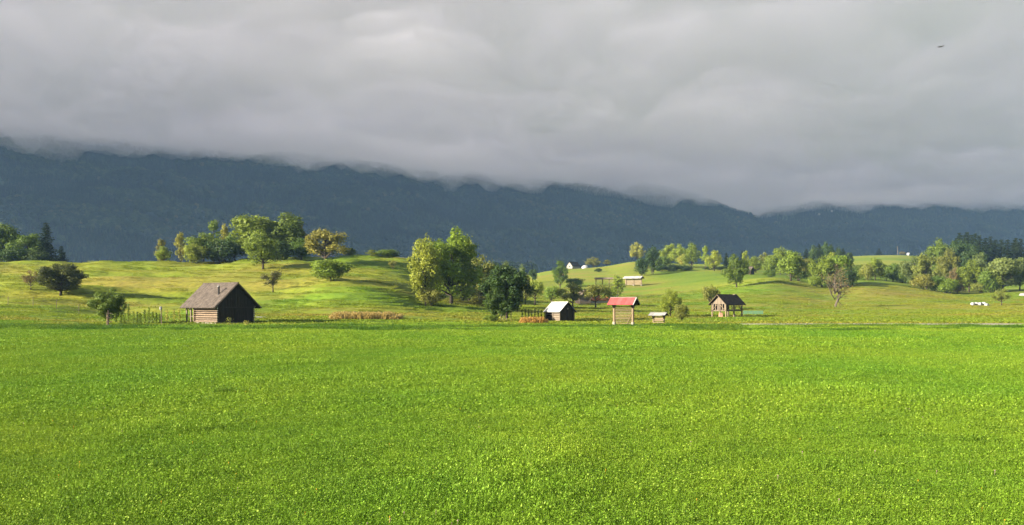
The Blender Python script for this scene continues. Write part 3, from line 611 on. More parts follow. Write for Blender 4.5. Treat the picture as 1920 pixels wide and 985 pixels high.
def bare_proto(seed):
    rs = np.random.RandomState(seed); mb = MB(); tw = []
    def grow(p, d, ln, r, dep):
        pts = [p]; q = p.copy(); dd = d.copy()
        for k in range(3):
            dd = (dd + Vector(rs.normal(0, .16, 3))).normalized(); q = q + dd * ln / 3; pts.append(q.copy())
        mb.tube(pts, [r, r * .85, r * .72, r * .55], 5 if dep < 2 else 3, False)
        if dep >= 4: tw.append(q.copy()); return
        for k in range(3 if dep < 3 else 4):
            a = rs.uniform(.35, .95); ax = Vector(rs.normal(0, 1, 3)).cross(dd).normalized(); nd = (Matrix.Rotation(a, 3, ax) @ dd); nd.z = nd.z * .8 + .12; nd.normalize()
            grow(pts[rs.randint(1, 4)], nd, ln * rs.uniform(.6, .82), r * .52, dep + 1)
    grow(Vector((0, 0, -.02)), Vector((0, 0, 1)), .30, .024, 0)
    for (a, ln, z) in ((2.8, .34, .16), (.3, .26, .15), (-.5, .25, .25), (3.6, .3, .28)):
        grow(Vector((0, 0, z)), Vector((math.cos(a), math.sin(a) * .5, .55)).normalized(), ln, .011, 1)
    grow(Vector((0, 0, .27)), Vector((.05, 0, 1)), .26, .018, 0)
    C = np.array([t + Vector(rs.normal(0, .02, 3)) for t in tw for _ in range(2)]); n = len(C); Nn = rs.normal(0, 1, (n, 3)); Nn /= np.linalg.norm(Nn, axis=1)[:, None]
    t1 = np.cross(Nn, rs.normal(0, 1, (n, 3))); t1 /= np.linalg.norm(t1, axis=1)[:, None]; t2 = np.cross(Nn, t1); s = .011
    Q = np.stack([C - t1 * s, C - t2 * s * .6, C + t1 * s, C + t2 * s * .6], 1).reshape(-1, 3)
    V = np.array(mb.v); top = V[:, 2].max(); wid = np.percentile(np.abs(V[:, :2]), 97)
    me = mb.mesh('trunk'); sca = Matrix.Diagonal((.5 / wid, .5 / wid, 1 / top, 1)); me.transform(sca)
    cm = mesh_np('crown', Q, np.arange(n * 4).reshape(-1, 4), 4, {'v': np.repeat(rs.rand(n), 4)}); cm.transform(sca)
    return (me, cm, 'pale_bark')
PR['bare'] = [bare_proto(301)]
PR['thorn'] = []
for k in range(2): add_proto(('thorn', k), mk_lobes(90 + k, 18, .60, .5, .38, .10, .17, .8, .1), 2000, .024, .18, .026, top=.7, shell=.2, stray=.3)
_pc = {}
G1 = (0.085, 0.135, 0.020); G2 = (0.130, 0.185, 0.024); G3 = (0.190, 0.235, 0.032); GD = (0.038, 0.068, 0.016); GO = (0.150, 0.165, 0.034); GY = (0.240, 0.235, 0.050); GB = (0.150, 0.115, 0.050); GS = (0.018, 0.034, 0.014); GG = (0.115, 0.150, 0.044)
def tree(kind, u, base, top, w, colr, label, name='broadleaf_tree', Y=None, cat='tree', group=None, jit=True):
    """a tree seen at image column u, its foot at row base (or at distance Y), its top at row top, w pixels wide"""
    if Y is None: Y = find_Y(u, base)
    X = at(u, Y); z = gz(X, Y); h = CAMH + (HZ - top) / F * Y - z; h = max(h, 0.5); ww = w / F * Y
    k = _pc.get(kind, 0); _pc[kind] = k + 1; tm, cm, bk = PR[kind][k % len(PR[kind])]
    if not tm.materials: tm.materials.append(M[bk])
    if not cm.materials: cm.materials.append(M['foliage'])
    o = empty(name, (X, Y, z - .03), random.uniform(0, 6.28)); o.scale = (ww * 1.04, ww * 1.04, h / 1.0)
    a = link('trunk', tm, parent=o); b = link('crown', cm, parent=o)
    f = random.uniform(.9, 1.12); b.color = (colr[0] * f * random.uniform(.92, 1.1), colr[1] * f, colr[2] * f, 1)
    tag(o, label, cat, group); return o
BL, BU, SP, FT = 'broadleaf_tree', 'bush', 'spruce_tree', 'fruit_tree'
T = tree
# group on the crest at the picture's left edge
T('broad', 3, 0, 421, 62, G1, 'broad olive-green tree cut by the left edge of the picture', Y=290)
T('broad', 55, 0, 439, 66, G1, 'rounded green tree just left of the tall pointed spruce', Y=286)
T('spruce', 87, 0, 417, 44, GS, 'tall dark pointed spruce at the end of the crest copse', SP, Y=284)
T('spruce', 115, 0, 461, 32, GS, 'small dark spruce beside the tall pointed spruce', SP, Y=280)
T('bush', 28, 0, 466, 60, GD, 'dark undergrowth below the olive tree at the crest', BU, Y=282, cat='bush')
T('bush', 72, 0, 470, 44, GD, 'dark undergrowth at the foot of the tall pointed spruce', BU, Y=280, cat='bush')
# slender trees between the copses
T('slim', 303, 0, 449, 24, GO, 'thin half-bare tree behind the small light green tree', Y=285)
T('tall', 307, 0, 462, 28, G3, 'small light green tree alone on the crest', Y=275)
T('slim', 338, 0, 436, 25, GY, 'slender yellowish birch standing on the crest', Y=280)
T('bush', 366, 0, 458, 40, G3, 'light green bush at the foot of the crest copse, nearest the birch', BU, Y=274, cat='bush')
T('broad', 382, 0, 438, 58, G2, 'mid green rounded tree before the pale spire tree', Y=280)
T('slim', 400, 0, 413, 30, G2, 'pale green spire-topped tree rising above the copse', Y=288)
T('slim', 421, 0, 421, 26, GY, 'golden-topped small tree peeping over the copse', Y=292)
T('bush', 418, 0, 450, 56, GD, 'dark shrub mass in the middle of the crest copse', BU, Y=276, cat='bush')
T('broad', 440, 0, 440, 52, G1, 'dark green round tree beside the large linden', Y=284)
T('broad', 483, 0, 406, 88, G2, 'large round light green linden behind the single-trunk tree', Y=282)
T('broad', 536, 0, 401, 80, G1, 'large dark green domed tree, tallest of the crest copse', Y=284)
T('open', 566, 0, 424, 30, GB, 'brownish slim crown beside the tall domed tree', Y=290)
T('broad', 565, 0, 448, 42, G1, 'lower dark tree at the right foot of the domed tree', Y=278)
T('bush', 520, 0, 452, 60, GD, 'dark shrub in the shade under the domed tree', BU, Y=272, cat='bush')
T('broad', 493, 505, 432, 62, G2, 'green tree on a clear single trunk before the large linden')
T('open', 610, 0, 430, 80, (0.205, 0.195, 0.042), 'yellowing autumn tree above the round bush on the hill', Y=258)
T('bush', 619, 527, 487, 70, G2, 'big round bush below the yellowing autumn tree', BU, cat='bush')
T('broad', 655, 0, 465, 28, G2, 'small green tree on the crest beside the yellowing tree', Y=290)
T('slim', 697, 0, 469, 24, G3, 'small pale upright tree on the bare crest', Y=285)
T('bush', 727, 0, 468, 46, G1, 'low dome-shaped tree on the bare crest', Y=285)
T('bush', 762, 0, 485, 30, G3, 'low yellow-green scrub on the crest beside the big tree clump', BU, Y=285, cat='bush')
T('thorn', 737, 508, 488, 16, GO, 'tiny reddish sapling on the hill left of the big clump', name='sapling')
# trees on the left slope
T('thorn', 58, 543, 506, 34, GB, 'small brownish fruit tree with thin crown on the left slope', FT)
T('near', 114, 554, 495, 78, (0.070, 0.085, 0.024), 'dense dark hawthorn-like tree on the left slope')
T('near', 203, 607, 541, 62, G1, 'low leafy tree beside the dark rack and bean rows')
T('thorn', 512, 548, 507, 44, (0.085, 0.085, 0.03), 'small half-bare thorn tree behind the log shed')
# the big clump in the middle
T('tall', 795, 573, 444, 56, G3, 'light green multi-stemmed tree at the left of the big clump')
T('near', 846, 571, 432, 106, (0.175, 0.240, 0.028), 'tallest bright green tree of the big central clump')
T('tall', 879, 0, 447, 46, G3, 'yellow-green tree behind the tallest tree of the central clump', Y=238)
T('open', 903, 0, 481, 58, GO, 'reddish-olive tree at the right side of the central clump', Y=226)
T('broad', 930, 0, 496, 44, G1, 'dull green tree between the olive tree and dark chestnut', Y=240)
T('bush', 808, 575, 540, 44, GO, 'brownish scrub under the multi-stemmed tree', BU, cat='bush')
T('bush', 868, 0, 535, 50, G1, 'dark scrub under the tallest bright tree', BU, Y=214, cat='bush')
T('bush', 905, 0, 556, 46, GO, 'low reddish scrub between the clump and dark chestnut', BU, Y=212, cat='bush')
# dark chestnut by the white-roofed shed
T('near', 950, 600, 499, 84, (0.036, 0.066, 0.016), 'dense dark green tree beside the white-roofed shed')
T('near', 928, 601, 545, 46, (0.060, 0.098, 0.018), 'lower leafy bush at the foot of the dense dark tree', BU, cat='bush')
T('bush', 921, 604, 590, 26, G2, 'little leafy weed bush at the meadow edge', BU, cat='bush')
T('broad', 948, 0, 492, 36, GG, 'greyish-green crown peeping over the dense dark tree', Y=300)
T('broad', 979, 0, 498, 24, GG, 'grey-green tree just past the top of the dark tree', Y=330)
T('broad', 999, 0, 505, 14, GD, 'small dark tree at the foot of the green hill', Y=480)
T('open', 985, 0, 517, 26, GO, 'orange-olive tree between the dark tree and the green hill', Y=280)
# orchard
T('fruit', 1003, 572, 526, 44, G2, 'orchard tree on a thin trunk next to the dense dark tree', FT)
T('fruit', 1035, 574, 537, 44, G2, 'light green orchard tree behind the white-roofed shed', FT)
T('fruit', 1074, 578, 531, 52, GO, 'orange-tinged orchard tree above the white-roofed shed', FT)
T('tall', 1050, 540, 489, 28, G1, 'tall upright tree on the green slope below the hill house', name=BL)
T('bush', 1078, 0, 522, 34, G1, 'round bush beside the upright tree on the slope', BU, Y=420, cat='bush')
T('fruit', 1117, 578, 532, 48, GO, 'olive orchard tree before the red-roofed barn', FT)
T('fruit', 1141, 575, 537, 40, G2, 'green orchard tree just left of the red-roofed hay rack', FT)
T('slim', 1158, 0, 516, 30, G3, 'fresh green upright tree between the two far hay racks', Y=330)
# by the hill house
T('open', 1113, 0, 482, 28, GO, 'orange-tinged tree on the crest beside the hill house', Y=640)
T('open', 1137, 0, 487, 18, GO, 'smaller orange-tinged tree on the crest right of the hill house', Y=640)
T('bush', 1122, 511, 503, 14, GD, 'tiny dark bush on the slope below the hill house', BU, cat='bush')
T('open', 1195, 0, 455, 28, GY, 'rounded yellowish tree alone on the knoll', Y=612)
T('bush', 1203, 518, 484, 26, GD, 'dark bush on the knoll flank below the yellowish tree', BU, cat='bush')
T('tall', 1225, 514, 463, 28, GD, 'dark pointed tree at the near end of the knoll row')
T('bush', 1243, 0, 482, 30, G1, 'low shrub under the knoll row', BU, Y=540, cat='bush')
# the row along the knoll
for (u, top, w, c, k, lab) in ((1256, 458, 34, G2, 'broad', 'reddish-green round tree, first of the knoll row'), (1274, 459, 30, G3, 'broad', 'bright yellow-green tree in the knoll row'), (1297, 455, 34, G2, 'tall', 'tallest dark-flanked tree of the knoll row'), (1284, 476, 26, GY, 'open', 'golden low tree in the knoll row'), (1322, 462, 18, G3, 'slim', 'slim spire tree in the knoll row'), (1339, 470, 30, G3, 'tall', 'pale green tree ending the knoll row')):
    T(k, u, 0, top, w, c, lab, Y=555 - (u - 1256) * .9)
ORD = ('first', 'second', 'third', 'fourth', 'fifth', 'sixth', 'seventh', 'eighth', 'ninth', 'tenth', 'eleventh', 'twelfth', 'thirteenth', 'fourteenth', 'fifteenth', 'sixteenth')
for i, (u, w, top) in enumerate(((1240, 26, 496), (1262, 30, 496), (1284, 30, 498), (1330, 22, 500), (1352, 26, 500))): T('bush', u, 0, top, w, GD, '%s low dark hedge bush from the left under the knoll row' % ORD[i], BU, Y=505, cat='bush', group='hedge bushes under the knoll row')
T('near', 1381, 539, 478, 46, G1, 'full green tree standing alone above the double hay rack')
T('spruce', 1362, 0, 474, 16, GS, 'dark little conifer top behind the lone green tree', SP, Y=560)
T('spruce', 1392, 0, 470, 20, GS, 'dark conifer behind the pale slim tree', SP, Y=560)
T('slim', 1398, 0, 470, 16, G3, 'pale slim tree behind the small hillside barn', Y=520)
T('broad', 1417, 0, 481, 30, G2, 'round tree just right of the small hillside barn', Y=460)
T('open', 1436, 0, 474, 28, GO, 'brownish-topped tree in the wood above the mown hump', Y=470)
T('broad', 1449, 0, 480, 34, G2, 'green round tree in the wood above the mown hump', Y=440)
T('tall', 1462, 0, 464, 34, G3, 'tall pale green tree in the wood above the mown hump', Y=460)
T('bush', 1444, 0, 506, 24, G1, 'small dark bush on top of the mown hump', BU, Y=380, cat='bush')
T('broad', 1483, 527, 471, 50, G2, 'big full yellow-green tree at the hump edge')
T('broad', 1498, 0, 480, 36, GO, 'olive tree behind the big full tree at the hump', Y=385)
T('bush', 1497, 527, 505, 36, G1, 'dark bush at the foot of the big full tree', BU, cat='bush')
T('tall', 1520, 526, 484, 32, G2, 'green tree between the hump wood and bare tree')
T('broad', 1541, 0, 482, 44, G2, 'round green tree left behind the bare tree', Y=350)
T('tall', 1558, 0, 474, 30, G3, 'pale tall crown right behind the bare tree', Y=362)
T('broad', 1577, 0, 480, 52, G2, 'wide green tree right behind the bare tree', Y=352)
T('bush', 1590, 540, 505, 34, GD, 'dark bush at the right foot of the bare tree group', BU, cat='bush')
T('bush', 1528, 538, 518, 28, G2, 'bright bush at the left foot of the bare tree group', BU, cat='bush')
T('bush', 1558, 541, 515, 46, G1, 'low bush mass behind the bare tree trunk', BU, cat='bush')
for i, (u, top, w) in enumerate(((1512, 466, 26), (1524, 461, 24), (1536, 457, 24), (1548, 455, 26), (1559, 458, 24), (1571, 464, 20), (1581, 466, 22), (1592, 474, 16))):
    T('broad' if i % 2 else 'spruce', u, 0, top, w, GS if i % 2 == 0 else GD, '%s dark treetop from the left in the copse behind the hump' % ORD[i], 'dark_copse_tree', Y=560 + 9 * i, group='dark copse behind the hump wood')
T('bare', 1565, 577, 492, 68, GB, 'nearly bare brown tree with pale branches on the pasture', 'bare_tree')
# hedge and trees on the right
for (u, base, top, w, c, k, lab) in (
    (1612, 526, 497, 30, G1, 'bush', 'dull green hedge bush next to the bare tree group'), (1626, 526, 495, 26, GO, 'bush', 'brown-tinged hedge bush left of the bright hedge tree'),
    (1641, 526, 484, 34, G2, 'broad', 'bright green tree rising from the hedge'), (1662, 527, 498, 30, G1, 'bush', 'dark hedge bush right of the bright hedge tree'),
    (1676, 529, 494, 26, G1, 'bush', 'rounded dark bush in the middle of the hedge'), (1694, 531, 502, 34, G1, 'bush', 'leafy bush below the far green field'),
    (1714, 537, 482, 44, GG, 'broad', 'greyish-green tree at the turn of the hedge'), (1737, 542, 476, 44, GO, 'open', 'olive-brown tree in the hedge, before the tall dull tree'),
    (1730, 543, 515, 40, GO, 'bush', 'low bush spilling from the hedge onto the meadow'), (1752, 546, 518, 40, G1, 'bush', 'dense low bush left of the clipped round bush'),
    (1776, 550, 523, 44, G2, 'bush', 'clipped-looking round bush at the low end of the hedge'), (1796, 551, 530, 24, GB, 'bush', 'reddish bush ending the hedge'),
    (1817, 548, 489, 46, G2, 'broad', 'bright green spreading tree on a dark trunk by the hedge end'), (1838, 549, 530, 30, GO, 'bush', 'brownish low scrub right of the bright spreading tree'),
    (1852, 549, 508, 32, G1, 'bush', 'dark leafy bush between two spreading trees'), (1880, 548, 484, 60, GG, 'broad', 'grey-green willow-like tree near the right edge'),
    (1868, 548, 502, 40, G2, 'tall', 'yellow-green tree before the grey-green willow-like tree'), (1912, 545, 484, 44, GG, 'broad', 'grey-green tree cut by the right edge of the picture')):
    T(k, u, base, top, w, c, lab, BU if k == 'bush' else BL, cat='bush' if k == 'bush' else 'tree')
T('broad', 1761, 0, 449, 44, G1, 'tall dull green tree at the left end of the spruce wood', Y=470)
T('broad', 1775, 0, 468, 40, GO, 'olive crown below the tall dull tree at the wood edge', Y=440)
T('broad', 1800, 0, 452, 44, GD, 'dark green broad crown before the tallest spruces', Y=480)
T('broad', 1838, 0, 475, 36, GG, 'grey-green crown before the middle of the spruce wood', Y=430)
T('open', 1790, 0, 502, 26, GB, 'small reddish-brown tree before the dark spruce wood', Y=400)
T('broad', 1826, 0, 462, 40, GD, 'dark round crown under the spruce tops', Y=460)
for i, (u, top, w) in enumerate(((1793, 446, 20), (1800, 436, 22), (1807, 441, 20), (1814, 435, 22), (1822, 440, 22), (1829, 437, 22), (1837, 441, 22), (1848, 446, 22), (1857, 443, 22), (1866, 449, 22), (1878, 449, 20), (1889, 449, 22), (1899, 455, 22), (1904, 446, 20), (1914, 447, 22))):
    T('spruce', u, 0, top, w * 1.9, GS, '%s dark spruce top from the left in the right-hand wood' % ORD[i], SP, Y=505 + (i * 37 % 50), group='spruce wood at the right edge')
T('fruit', 1878, 573, 541, 30, GO, 'small orange-leaved fruit tree right of the white bales', FT)
T('spruce', 1648, 0, 466, 14, GS, 'tiny dark conifer on the skyline of the far field', SP, Y=985)
T('bush', 1692, 0, 472, 12, GB, 'small brown bush on the skyline of the far field', BU, Y=960, cat='bush')
# bushes round the hay racks
T('tall', 1257, 594, 541, 38, G3, 'airy yellow-green shrub between the small rack and double hay rack', BU, cat='bush')
T('bush', 1278, 602, 570, 26, GO, 'reddish-olive shrub right of the small plank rack', BU, cat='bush')
T('fruit', 1334, 585, 535, 34, GO, 'olive fruit tree behind the double hay rack', FT)
# ------------------------------------------------------------------ sheds and hay racks
def place(u, base, Y=None):
    Y = CAMH * F / (base - HZ) if Y is None else Y
    X = at(u, Y); return X, Y, gz(X, Y)
def face_cam(u): return -math.atan2(u - 960, F)
def shingles(mb, W, L0, L1, ez, rz_, side, nc, nr, th=.035, gap=.02, seed=0):
    """courses of overlapping boards on one roof slope: eave at x=side*W height ez, ridge at x=0 height rz_, from y=L0 to L1"""
    rs = np.random.RandomState(seed); e = Vector((side * W, 0, ez)); r = Vector((0, 0, rz_)); d = (r - e); ln = d.length; d.normalize(); nrm = Vector((side * abs(d.z), 0, abs(d.x)))
    M3 = Matrix((Vector((0, 1, 0)), d, nrm)).transposed()
    for a in range(nc):
        t0 = ln * a / nc; y = L0
        while y < L1 - .01:
            w = min((L1 - L0) / nr * rs.uniform(.7, 1.3), L1 - y); hl = ln / nc * 1.35
            c = e + d * (t0 + hl / 2 - .04 + rs.uniform(-.02, .02)) + Vector((0, y + w / 2, 0)) + nrm * (.05 + rs.uniform(-.006, .008))
            mb.box(c, (w - gap * rs.uniform(.3, 1), hl, th), M3 @ Matrix.Rotation(-.035 + rs.uniform(-.01, .01), 3, 'X')); y += w
def log_shed():
    W, L, H, RH = 5.4, 6.6, 2.05, 5.05
    X, Y, z = place(405, 609); rz = R(49.3); o = empty('log_shed', (0, 0, 0), rz)
    c = Matrix.Rotation(rz, 3, 'Z') @ Vector((-W / 2, -L / 2, 0)); o.location = (X - c.x, Y - c.y, z - .02)
    hw = W / 2; Lp = 4.75                                       # log room at the front, open porch bay behind
    y0, y1 = -L / 2, -L / 2 + Lp; zb = .18; n = 7; lh = (H - zb) / n
    MB().box((0, (y0 + y1) / 2, .08), (W + .1, Lp + .1, .2)).build('foundation', M['stone'], o)
    core = MB(); core.box((-hw + .14, (y0 + y1) / 2, (zb + H) / 2), (.08, Lp - .1, H - zb)); core.box((hw - .14, (y0 + y1) / 2, (zb + H) / 2), (.08, Lp - .1, H - zb)); core.box((0, y1 - .14, (zb + H) / 2), (W - .4, .08, H - zb)); core.build('gap_backing', M['dark_gap'], o)  # dark inner panels that show through the gaps between the logs
    rs = np.random.RandomState(4)
    for k in range(n):
        zc = zb + lh * (k + .5)
        for s in (-1, 1):                                       # long side logs with projecting ends
            r = lh * rs.uniform(.33, .40); p = [(s * (hw - .06) + rs.uniform(-.02, .02), y, zc + rs.uniform(-.02, .02)) for y in np.linspace(y0 - .22, y1 + .2, 5)]
            mb = MB().tube(p, [r * rs.uniform(.9, 1.05) for _ in p], 8); mb.build('log', M['log'], o, smooth=False)
            MB().tube([(p[0][0], y0 - .235, p[0][2]), (p[0][0], y0 - .218, p[0][2])], [r * .8, r * .86], 8).build('log_end', M['log_end'], o)
        r = lh * .4; zz_ = zc + lh * .5
        if k < n - 1:
            for yy in (y1 - .05,): MB().tube([(-hw - .2, yy, zz_), (0, yy, zz_), (hw + .2, yy, zz_)], [r, r, r], 8).build('log', M['log'], o)
    # boarded gable front, upper boards overlapping the lower ones
    nb = 20; pw = (W - .5) / nb; slope = (RH - H) / (W / 2 + .62)
    for k in range(nb):
        x = -hw + .25 + pw * (k + .5); MB().box((x, y0 + .03 + rs.uniform(-.012, .012), (zb + 2.0) / 2), (pw * .93, .05, 2.0 - zb)).build('plank', M['dark_plank'], o)
    nb = 24; pw = (W + .1) / nb
    for k in range(nb):
        x = -hw - .05 + pw * (k + .5); top = RH - .16 - slope * (abs(x) + pw / 2)
        if top > 2.05: MB().box((x, y0 - .10 + rs.uniform(-.012, .012), (2.0 + top) / 2), (pw * .93, .05, top - 2.0)).build('plank', M['dark_plank'], o)
    MB().box((0, y0 - .11, 2.02), (W + .2, .10, .16)).build('tie_beam', M['dark_plank'], o)
    for s in (-1, 1): MB().box((s * (hw - .17), y0 - .02, 1.1), (.16, .16, 1.85)).build('corner_post', M['dark_plank'], o)
    d = MB(); d.box((.55, y0 - .025, 1.02), (1.15, .05, 1.72)); dr = d.build('door', M['dark_plank'], o); MB().box((.12, y0 - .06, 1.05), (.05, .04, .16)).build('handle', M['pipe'], dr)
    # porch bay at the back: posts, rail and brace
    for (x, y) in ((-hw - .02, L / 2 - .1), (-hw - .02, y1 + .75), (hw + .02, L / 2 - .1)): MB().beam((x, y, 0), (x, y, H + .05), .15, .15).build('post', M['grey_timber'], o)
    MB().beam((-hw, y1 + .75, 1.45), (-hw, L / 2 - .2, H), .1, .1).build('brace', M['grey_timber'], o)
    MB().beam((-hw, y1 + .2, .9), (-hw, L / 2, .9), .08, .1).build('rail', M['grey_timber'], o)
    for s in (-1, 1): MB().beam((s * hw, -L / 2 - .3, H + .06), (s * hw, L / 2 + .25, H + .06), .16, .16).build('wall_plate', M['grey_timber'], o)
    # roof
    ew = hw + .62; r0, r1 = -L / 2 - .62, L / 2 + .42
    rm = MB(); rm.prism([(-ew, H - .08), (0, RH - .06), (ew, H - .08), (ew, H - .16), (0, RH - .16), (-ew, H - .16)], r0, r1); roof = rm.build('roof', M['dark_plank'], o)
    sh = MB(); shingles(sh, ew + .05, r0 - .05, r1 + .05, H - .10, RH - .03, -1, 15, 34, seed=1); shingles(sh, ew + .05, r0 - .05, r1 + .05, H - .10, RH - .03, 1, 15, 34, seed=2)
    tag(sh.build('shingles', M['shingle'], roof), kind='stuff')
    MB().beam((0, r0 - .06, RH + .05), (0, r1 + .06, RH + .05), .26, .07).build('ridge_cap', M['shingle'], roof)
    for s in (-1, 1): MB().beam((s * (ew + .02), r0 - .035, H - .13), (0, r0 - .035, RH - .07), .05, .16, (0, 1, 0)).build('bargeboard', M['grey_timber'], roof)
    # stove pipe standing on the lit slope
    t = .52; px = -ew * (1 - t); pz = H + (RH - H) * t; py = r0 + 1.75
    ch = MB().tube([(px, py, pz - .15), (px, py, pz + .95)], [.125, .125], 12).build('chimney_pipe', M['pipe'], o)
    MB().tube([(px, py, pz + .955), (px, py, pz + 1.03), (px, py, pz + 1.12)], [.19, .19, .03], 12).build('rain_cap', M['grey_metal'], ch)
    tag(o, 'brown log shed with steep shingled roof and black stovepipe', 'shed'); return o
log_shed()
def white_shed():
    W, L, H, RH = 2.45, 3.9, 1.45, 2.85
    X, Y, z = place(1050, 603); rz = R(33) + face_cam(1050); o = empty('garden_shed', (0, 0, 0), rz); c = Matrix.Rotation(rz, 3, 'Z') @ Vector((-W / 2, -L / 2, 0)); o.location = (X - c.x, Y - c.y, z - .02)
    hw = W / 2; rs = np.random.RandomState(9)
    for (x, y) in ((-hw, -L / 2), (hw, -L / 2), (-hw, L / 2), (hw, L / 2), (-hw, 0)): MB().beam((x, y, 0), (x, y, H + .05), .13, .13).build('post', M['grey_timber'], o)
    n = 12; pw = (W - .15) / n
    for k in range(n):
        x = -hw + .075 + pw * (k + .5); top = RH - .12 - (RH - H) / (hw + .25) * (abs(x) + pw / 2)
        MB().box((x, -L / 2 + rs.uniform(-.01, .01), (.05 + top) / 2), (pw * .93, .04, top - .05)).build('plank', M['dark_plank'], o)
    for k in range(5):
        zz_ = .18 + k * .27; MB().box((-hw + .02, -L / 2 + .95 + rs.uniform(-.05, .05), zz_), (.04, 1.7, .22)).build('side_board', M['grey_timber'], o)
    for k in range(3): MB().box((-hw + .02, .95, .25 + k * .36), (.04, 1.7, .16)).build('side_board', M['dark_plank'], o)
    MB().box((hw - .02, 0, .75), (.04, L - .1, 1.35)).build('back_wall', M['dark_plank'], o); MB().box((0, L / 2 - .02, .75), (W - .1, .04, 1.35)).build('end_wall', M['dark_plank'], o)
    v = MB().box((.1, -L / 2 - .03, 1.85), (.26, .03, .26)).build('gable_hatch', M['grey_timber'], o)
    ew = hw + .27; r0, r1 = -L / 2 - .3, L / 2 + .2
    roof = MB().prism([(-ew, H - .1), (0, RH - .06), (ew, H - .1), (ew, H - .17), (0, RH - .14), (-ew, H - .17)], r0, r1).build('roof', M['dark_plank'], o)
    for s in (-1, 1):
        for k in range(6):
            y0 = r0 - .04 + (r1 - r0 + .08) * k / 6; y1 = y0 + (r1 - r0 + .08) / 6 - .012; sl = Vector((0, 0, RH)) - Vector((s * ew, 0, H - .1)); a = Vector((s * (ew + .06), (y0 + y1) / 2, H - .12)); b = Vector((0, (y0 + y1) / 2, RH + .01))
            MB().beam(a, b, y1 - y0, .025).build('sheet_metal_panel', M['white_metal'], roof)
    MB().beam((0, r0 - .05, RH + .03), (0, r1 + .05, RH + .03), .2, .03).build('ridge_cap', M['white_metal'], roof)
    tag(o, 'small dark shed with bright white sheet-metal roof', 'shed')
white_shed()
def hay_rack(name, label, u, base, Wp, H, RH, turn, roofm, sheets, nrails, bays=1, Y=None, depth=.9, over=.45, postm='pale_timber', post_w=.2, feet=True, brace=True, boards=0, gable='dark_plank', sag=0.0):
    """hay-drying rack: posts in one line, horizontal rails between them, little gable roof along the top"""
    X, Y, z = place(u, base, Y); rz = face_cam(u) + turn; o = empty(name, (X, Y, z - .02), rz); hw = Wp / 2; rs = np.random.RandomState(int(u))
    for b in range(bays + 1):
        x = -hw + Wp * b / bays; MB().box((x, 0, H / 2 + .2), (post_w, post_w * 1.2, H - .3)).build('post', M[postm], o)
        if feet: MB().box((x, 0, .24), (post_w * 1.35, post_w * 1.6, .5)).build('stone_foot', M['stone'], o)
    for b in range(bays):
        x0 = -hw + Wp * b / bays; x1 = x0 + Wp / bays
        for k in range(nrails):
            zz_ = .35 + (H - .55) * k / max(1, nrails - 1); MB().tube([(x0 - .02, -.02, zz_ + rs.uniform(-.02, .02)), ((x0 + x1) / 2, -.02, zz_ + rs.uniform(-.03, .02)), (x1 + .02, -.02, zz_ + rs.uniform(-.02, .02))], [.036, .034, .036], 6).build('rail', M[postm], o)
        if brace: MB().beam((x1 - .15, -.10, H * .55), (x1 - .15 - Wp / bays * .22, -.10, .25), .06, .06).build('brace', M[postm], o)
        if boards:
            for k in range(boards):
                zz_ = .5 + (H - .8) * (k + .5) / boards; MB().box(((x0 + x1) / 2, .07, zz_), (Wp / bays - post_w, .03, (H - .8) / boards * .92)).build('board', M['pale_timber'], o)
    r0, r1 = -hw - over, hw + over; hd = depth
    for b in range(bays + 1):
        x = -hw + Wp * b / bays; MB().beam((x, -hd * .8, H + .03), (x, hd * .8, H + .03), .1, .12).build('cross_beam', M[gable], o)
        for s in (-1, 1): MB().beam((x, s * .06, H - .45), (x, s * hd * .6, H), .07, .07).build('strut', M[gable], o)
    core = [(-hd, H), (0, RH - .05), (hd, H), (hd, H - .05), (0, RH - .12), (-hd, H - .05)]
    rm = MB(); n = len(core); v = [(r0, y, zz_) for y, zz_ in core] + [(r1, y, zz_) for y, zz_ in core]
    rm.add(v, [tuple(range(n))[::-1], tuple(range(n, 2 * n))] + [(j, (j + 1) % n, (j + 1) % n + n, j + n) for j in range(n)]); roof = rm.build('roof', M['dark_plank'], o)
    tri = MB(); tri.add([(r1 - .12, -hd * .92, H), (r1 - .12, hd * .92, H), (r1 - .12, 0, RH - .13), (r1 - .17, -hd * .92, H), (r1 - .17, hd * .92, H), (r1 - .17, 0, RH - .13)], [(0, 1, 2), (3, 5, 4), (0, 3, 4, 1), (1, 4, 5, 2), (2, 5, 3, 0)]); tri.build('gable_board', M[gable], roof)
    for s in (-1, 1):
        for k in range(sheets):
            a = r0 - .04 + (r1 - r0 + .08) * k / sheets; b = a + (r1 - r0 + .08) / sheets - .01; dz = -sag * math.sin(math.pi * (k + .5) / sheets)
            MB().beam(((a + b) / 2, s * (hd + .06), H - .01 + dz), ((a + b) / 2, 0, RH + dz), b - a, .03).build('roof_sheet', M[roofm], roof)
    MB().beam((r0 - .05, 0, RH + .02), (r1 + .05, 0, RH + .02), .2, .03).build('ridge_cap', M['white_metal' if roofm == 'red_roof' else roofm], roof)
    if roofm == 'red_roof':
        for s in (-1, 1): MB().beam((r1 + .06, s * (hd + .06), H - .02), (r1 + .06, 0, RH + .01), .03, .1, (1, 0, 0)).build('bargeboard', M['white_metal'], roof)
    tag(o, label, 'hay rack'); return o
hay_rack('hay_rack', 'single-bay wooden hay rack with small bright red roof', 1169, 611.5, 2.45, 2.45, 3.28, R(-30), 'red_roof', 6, 12, feet=True, over=.42, depth=.78, postm='rack_timber')
hay_rack('plank_rack', 'very small plank-sided rack with grey roof beside the red-roofed rack', 1235, 610, 1.45, 1.22, 1.55, R(-30), 'grey_metal', 4, 4, feet=False, over=.35, depth=.5, post_w=.11, brace=False, boards=6, sag=.05)
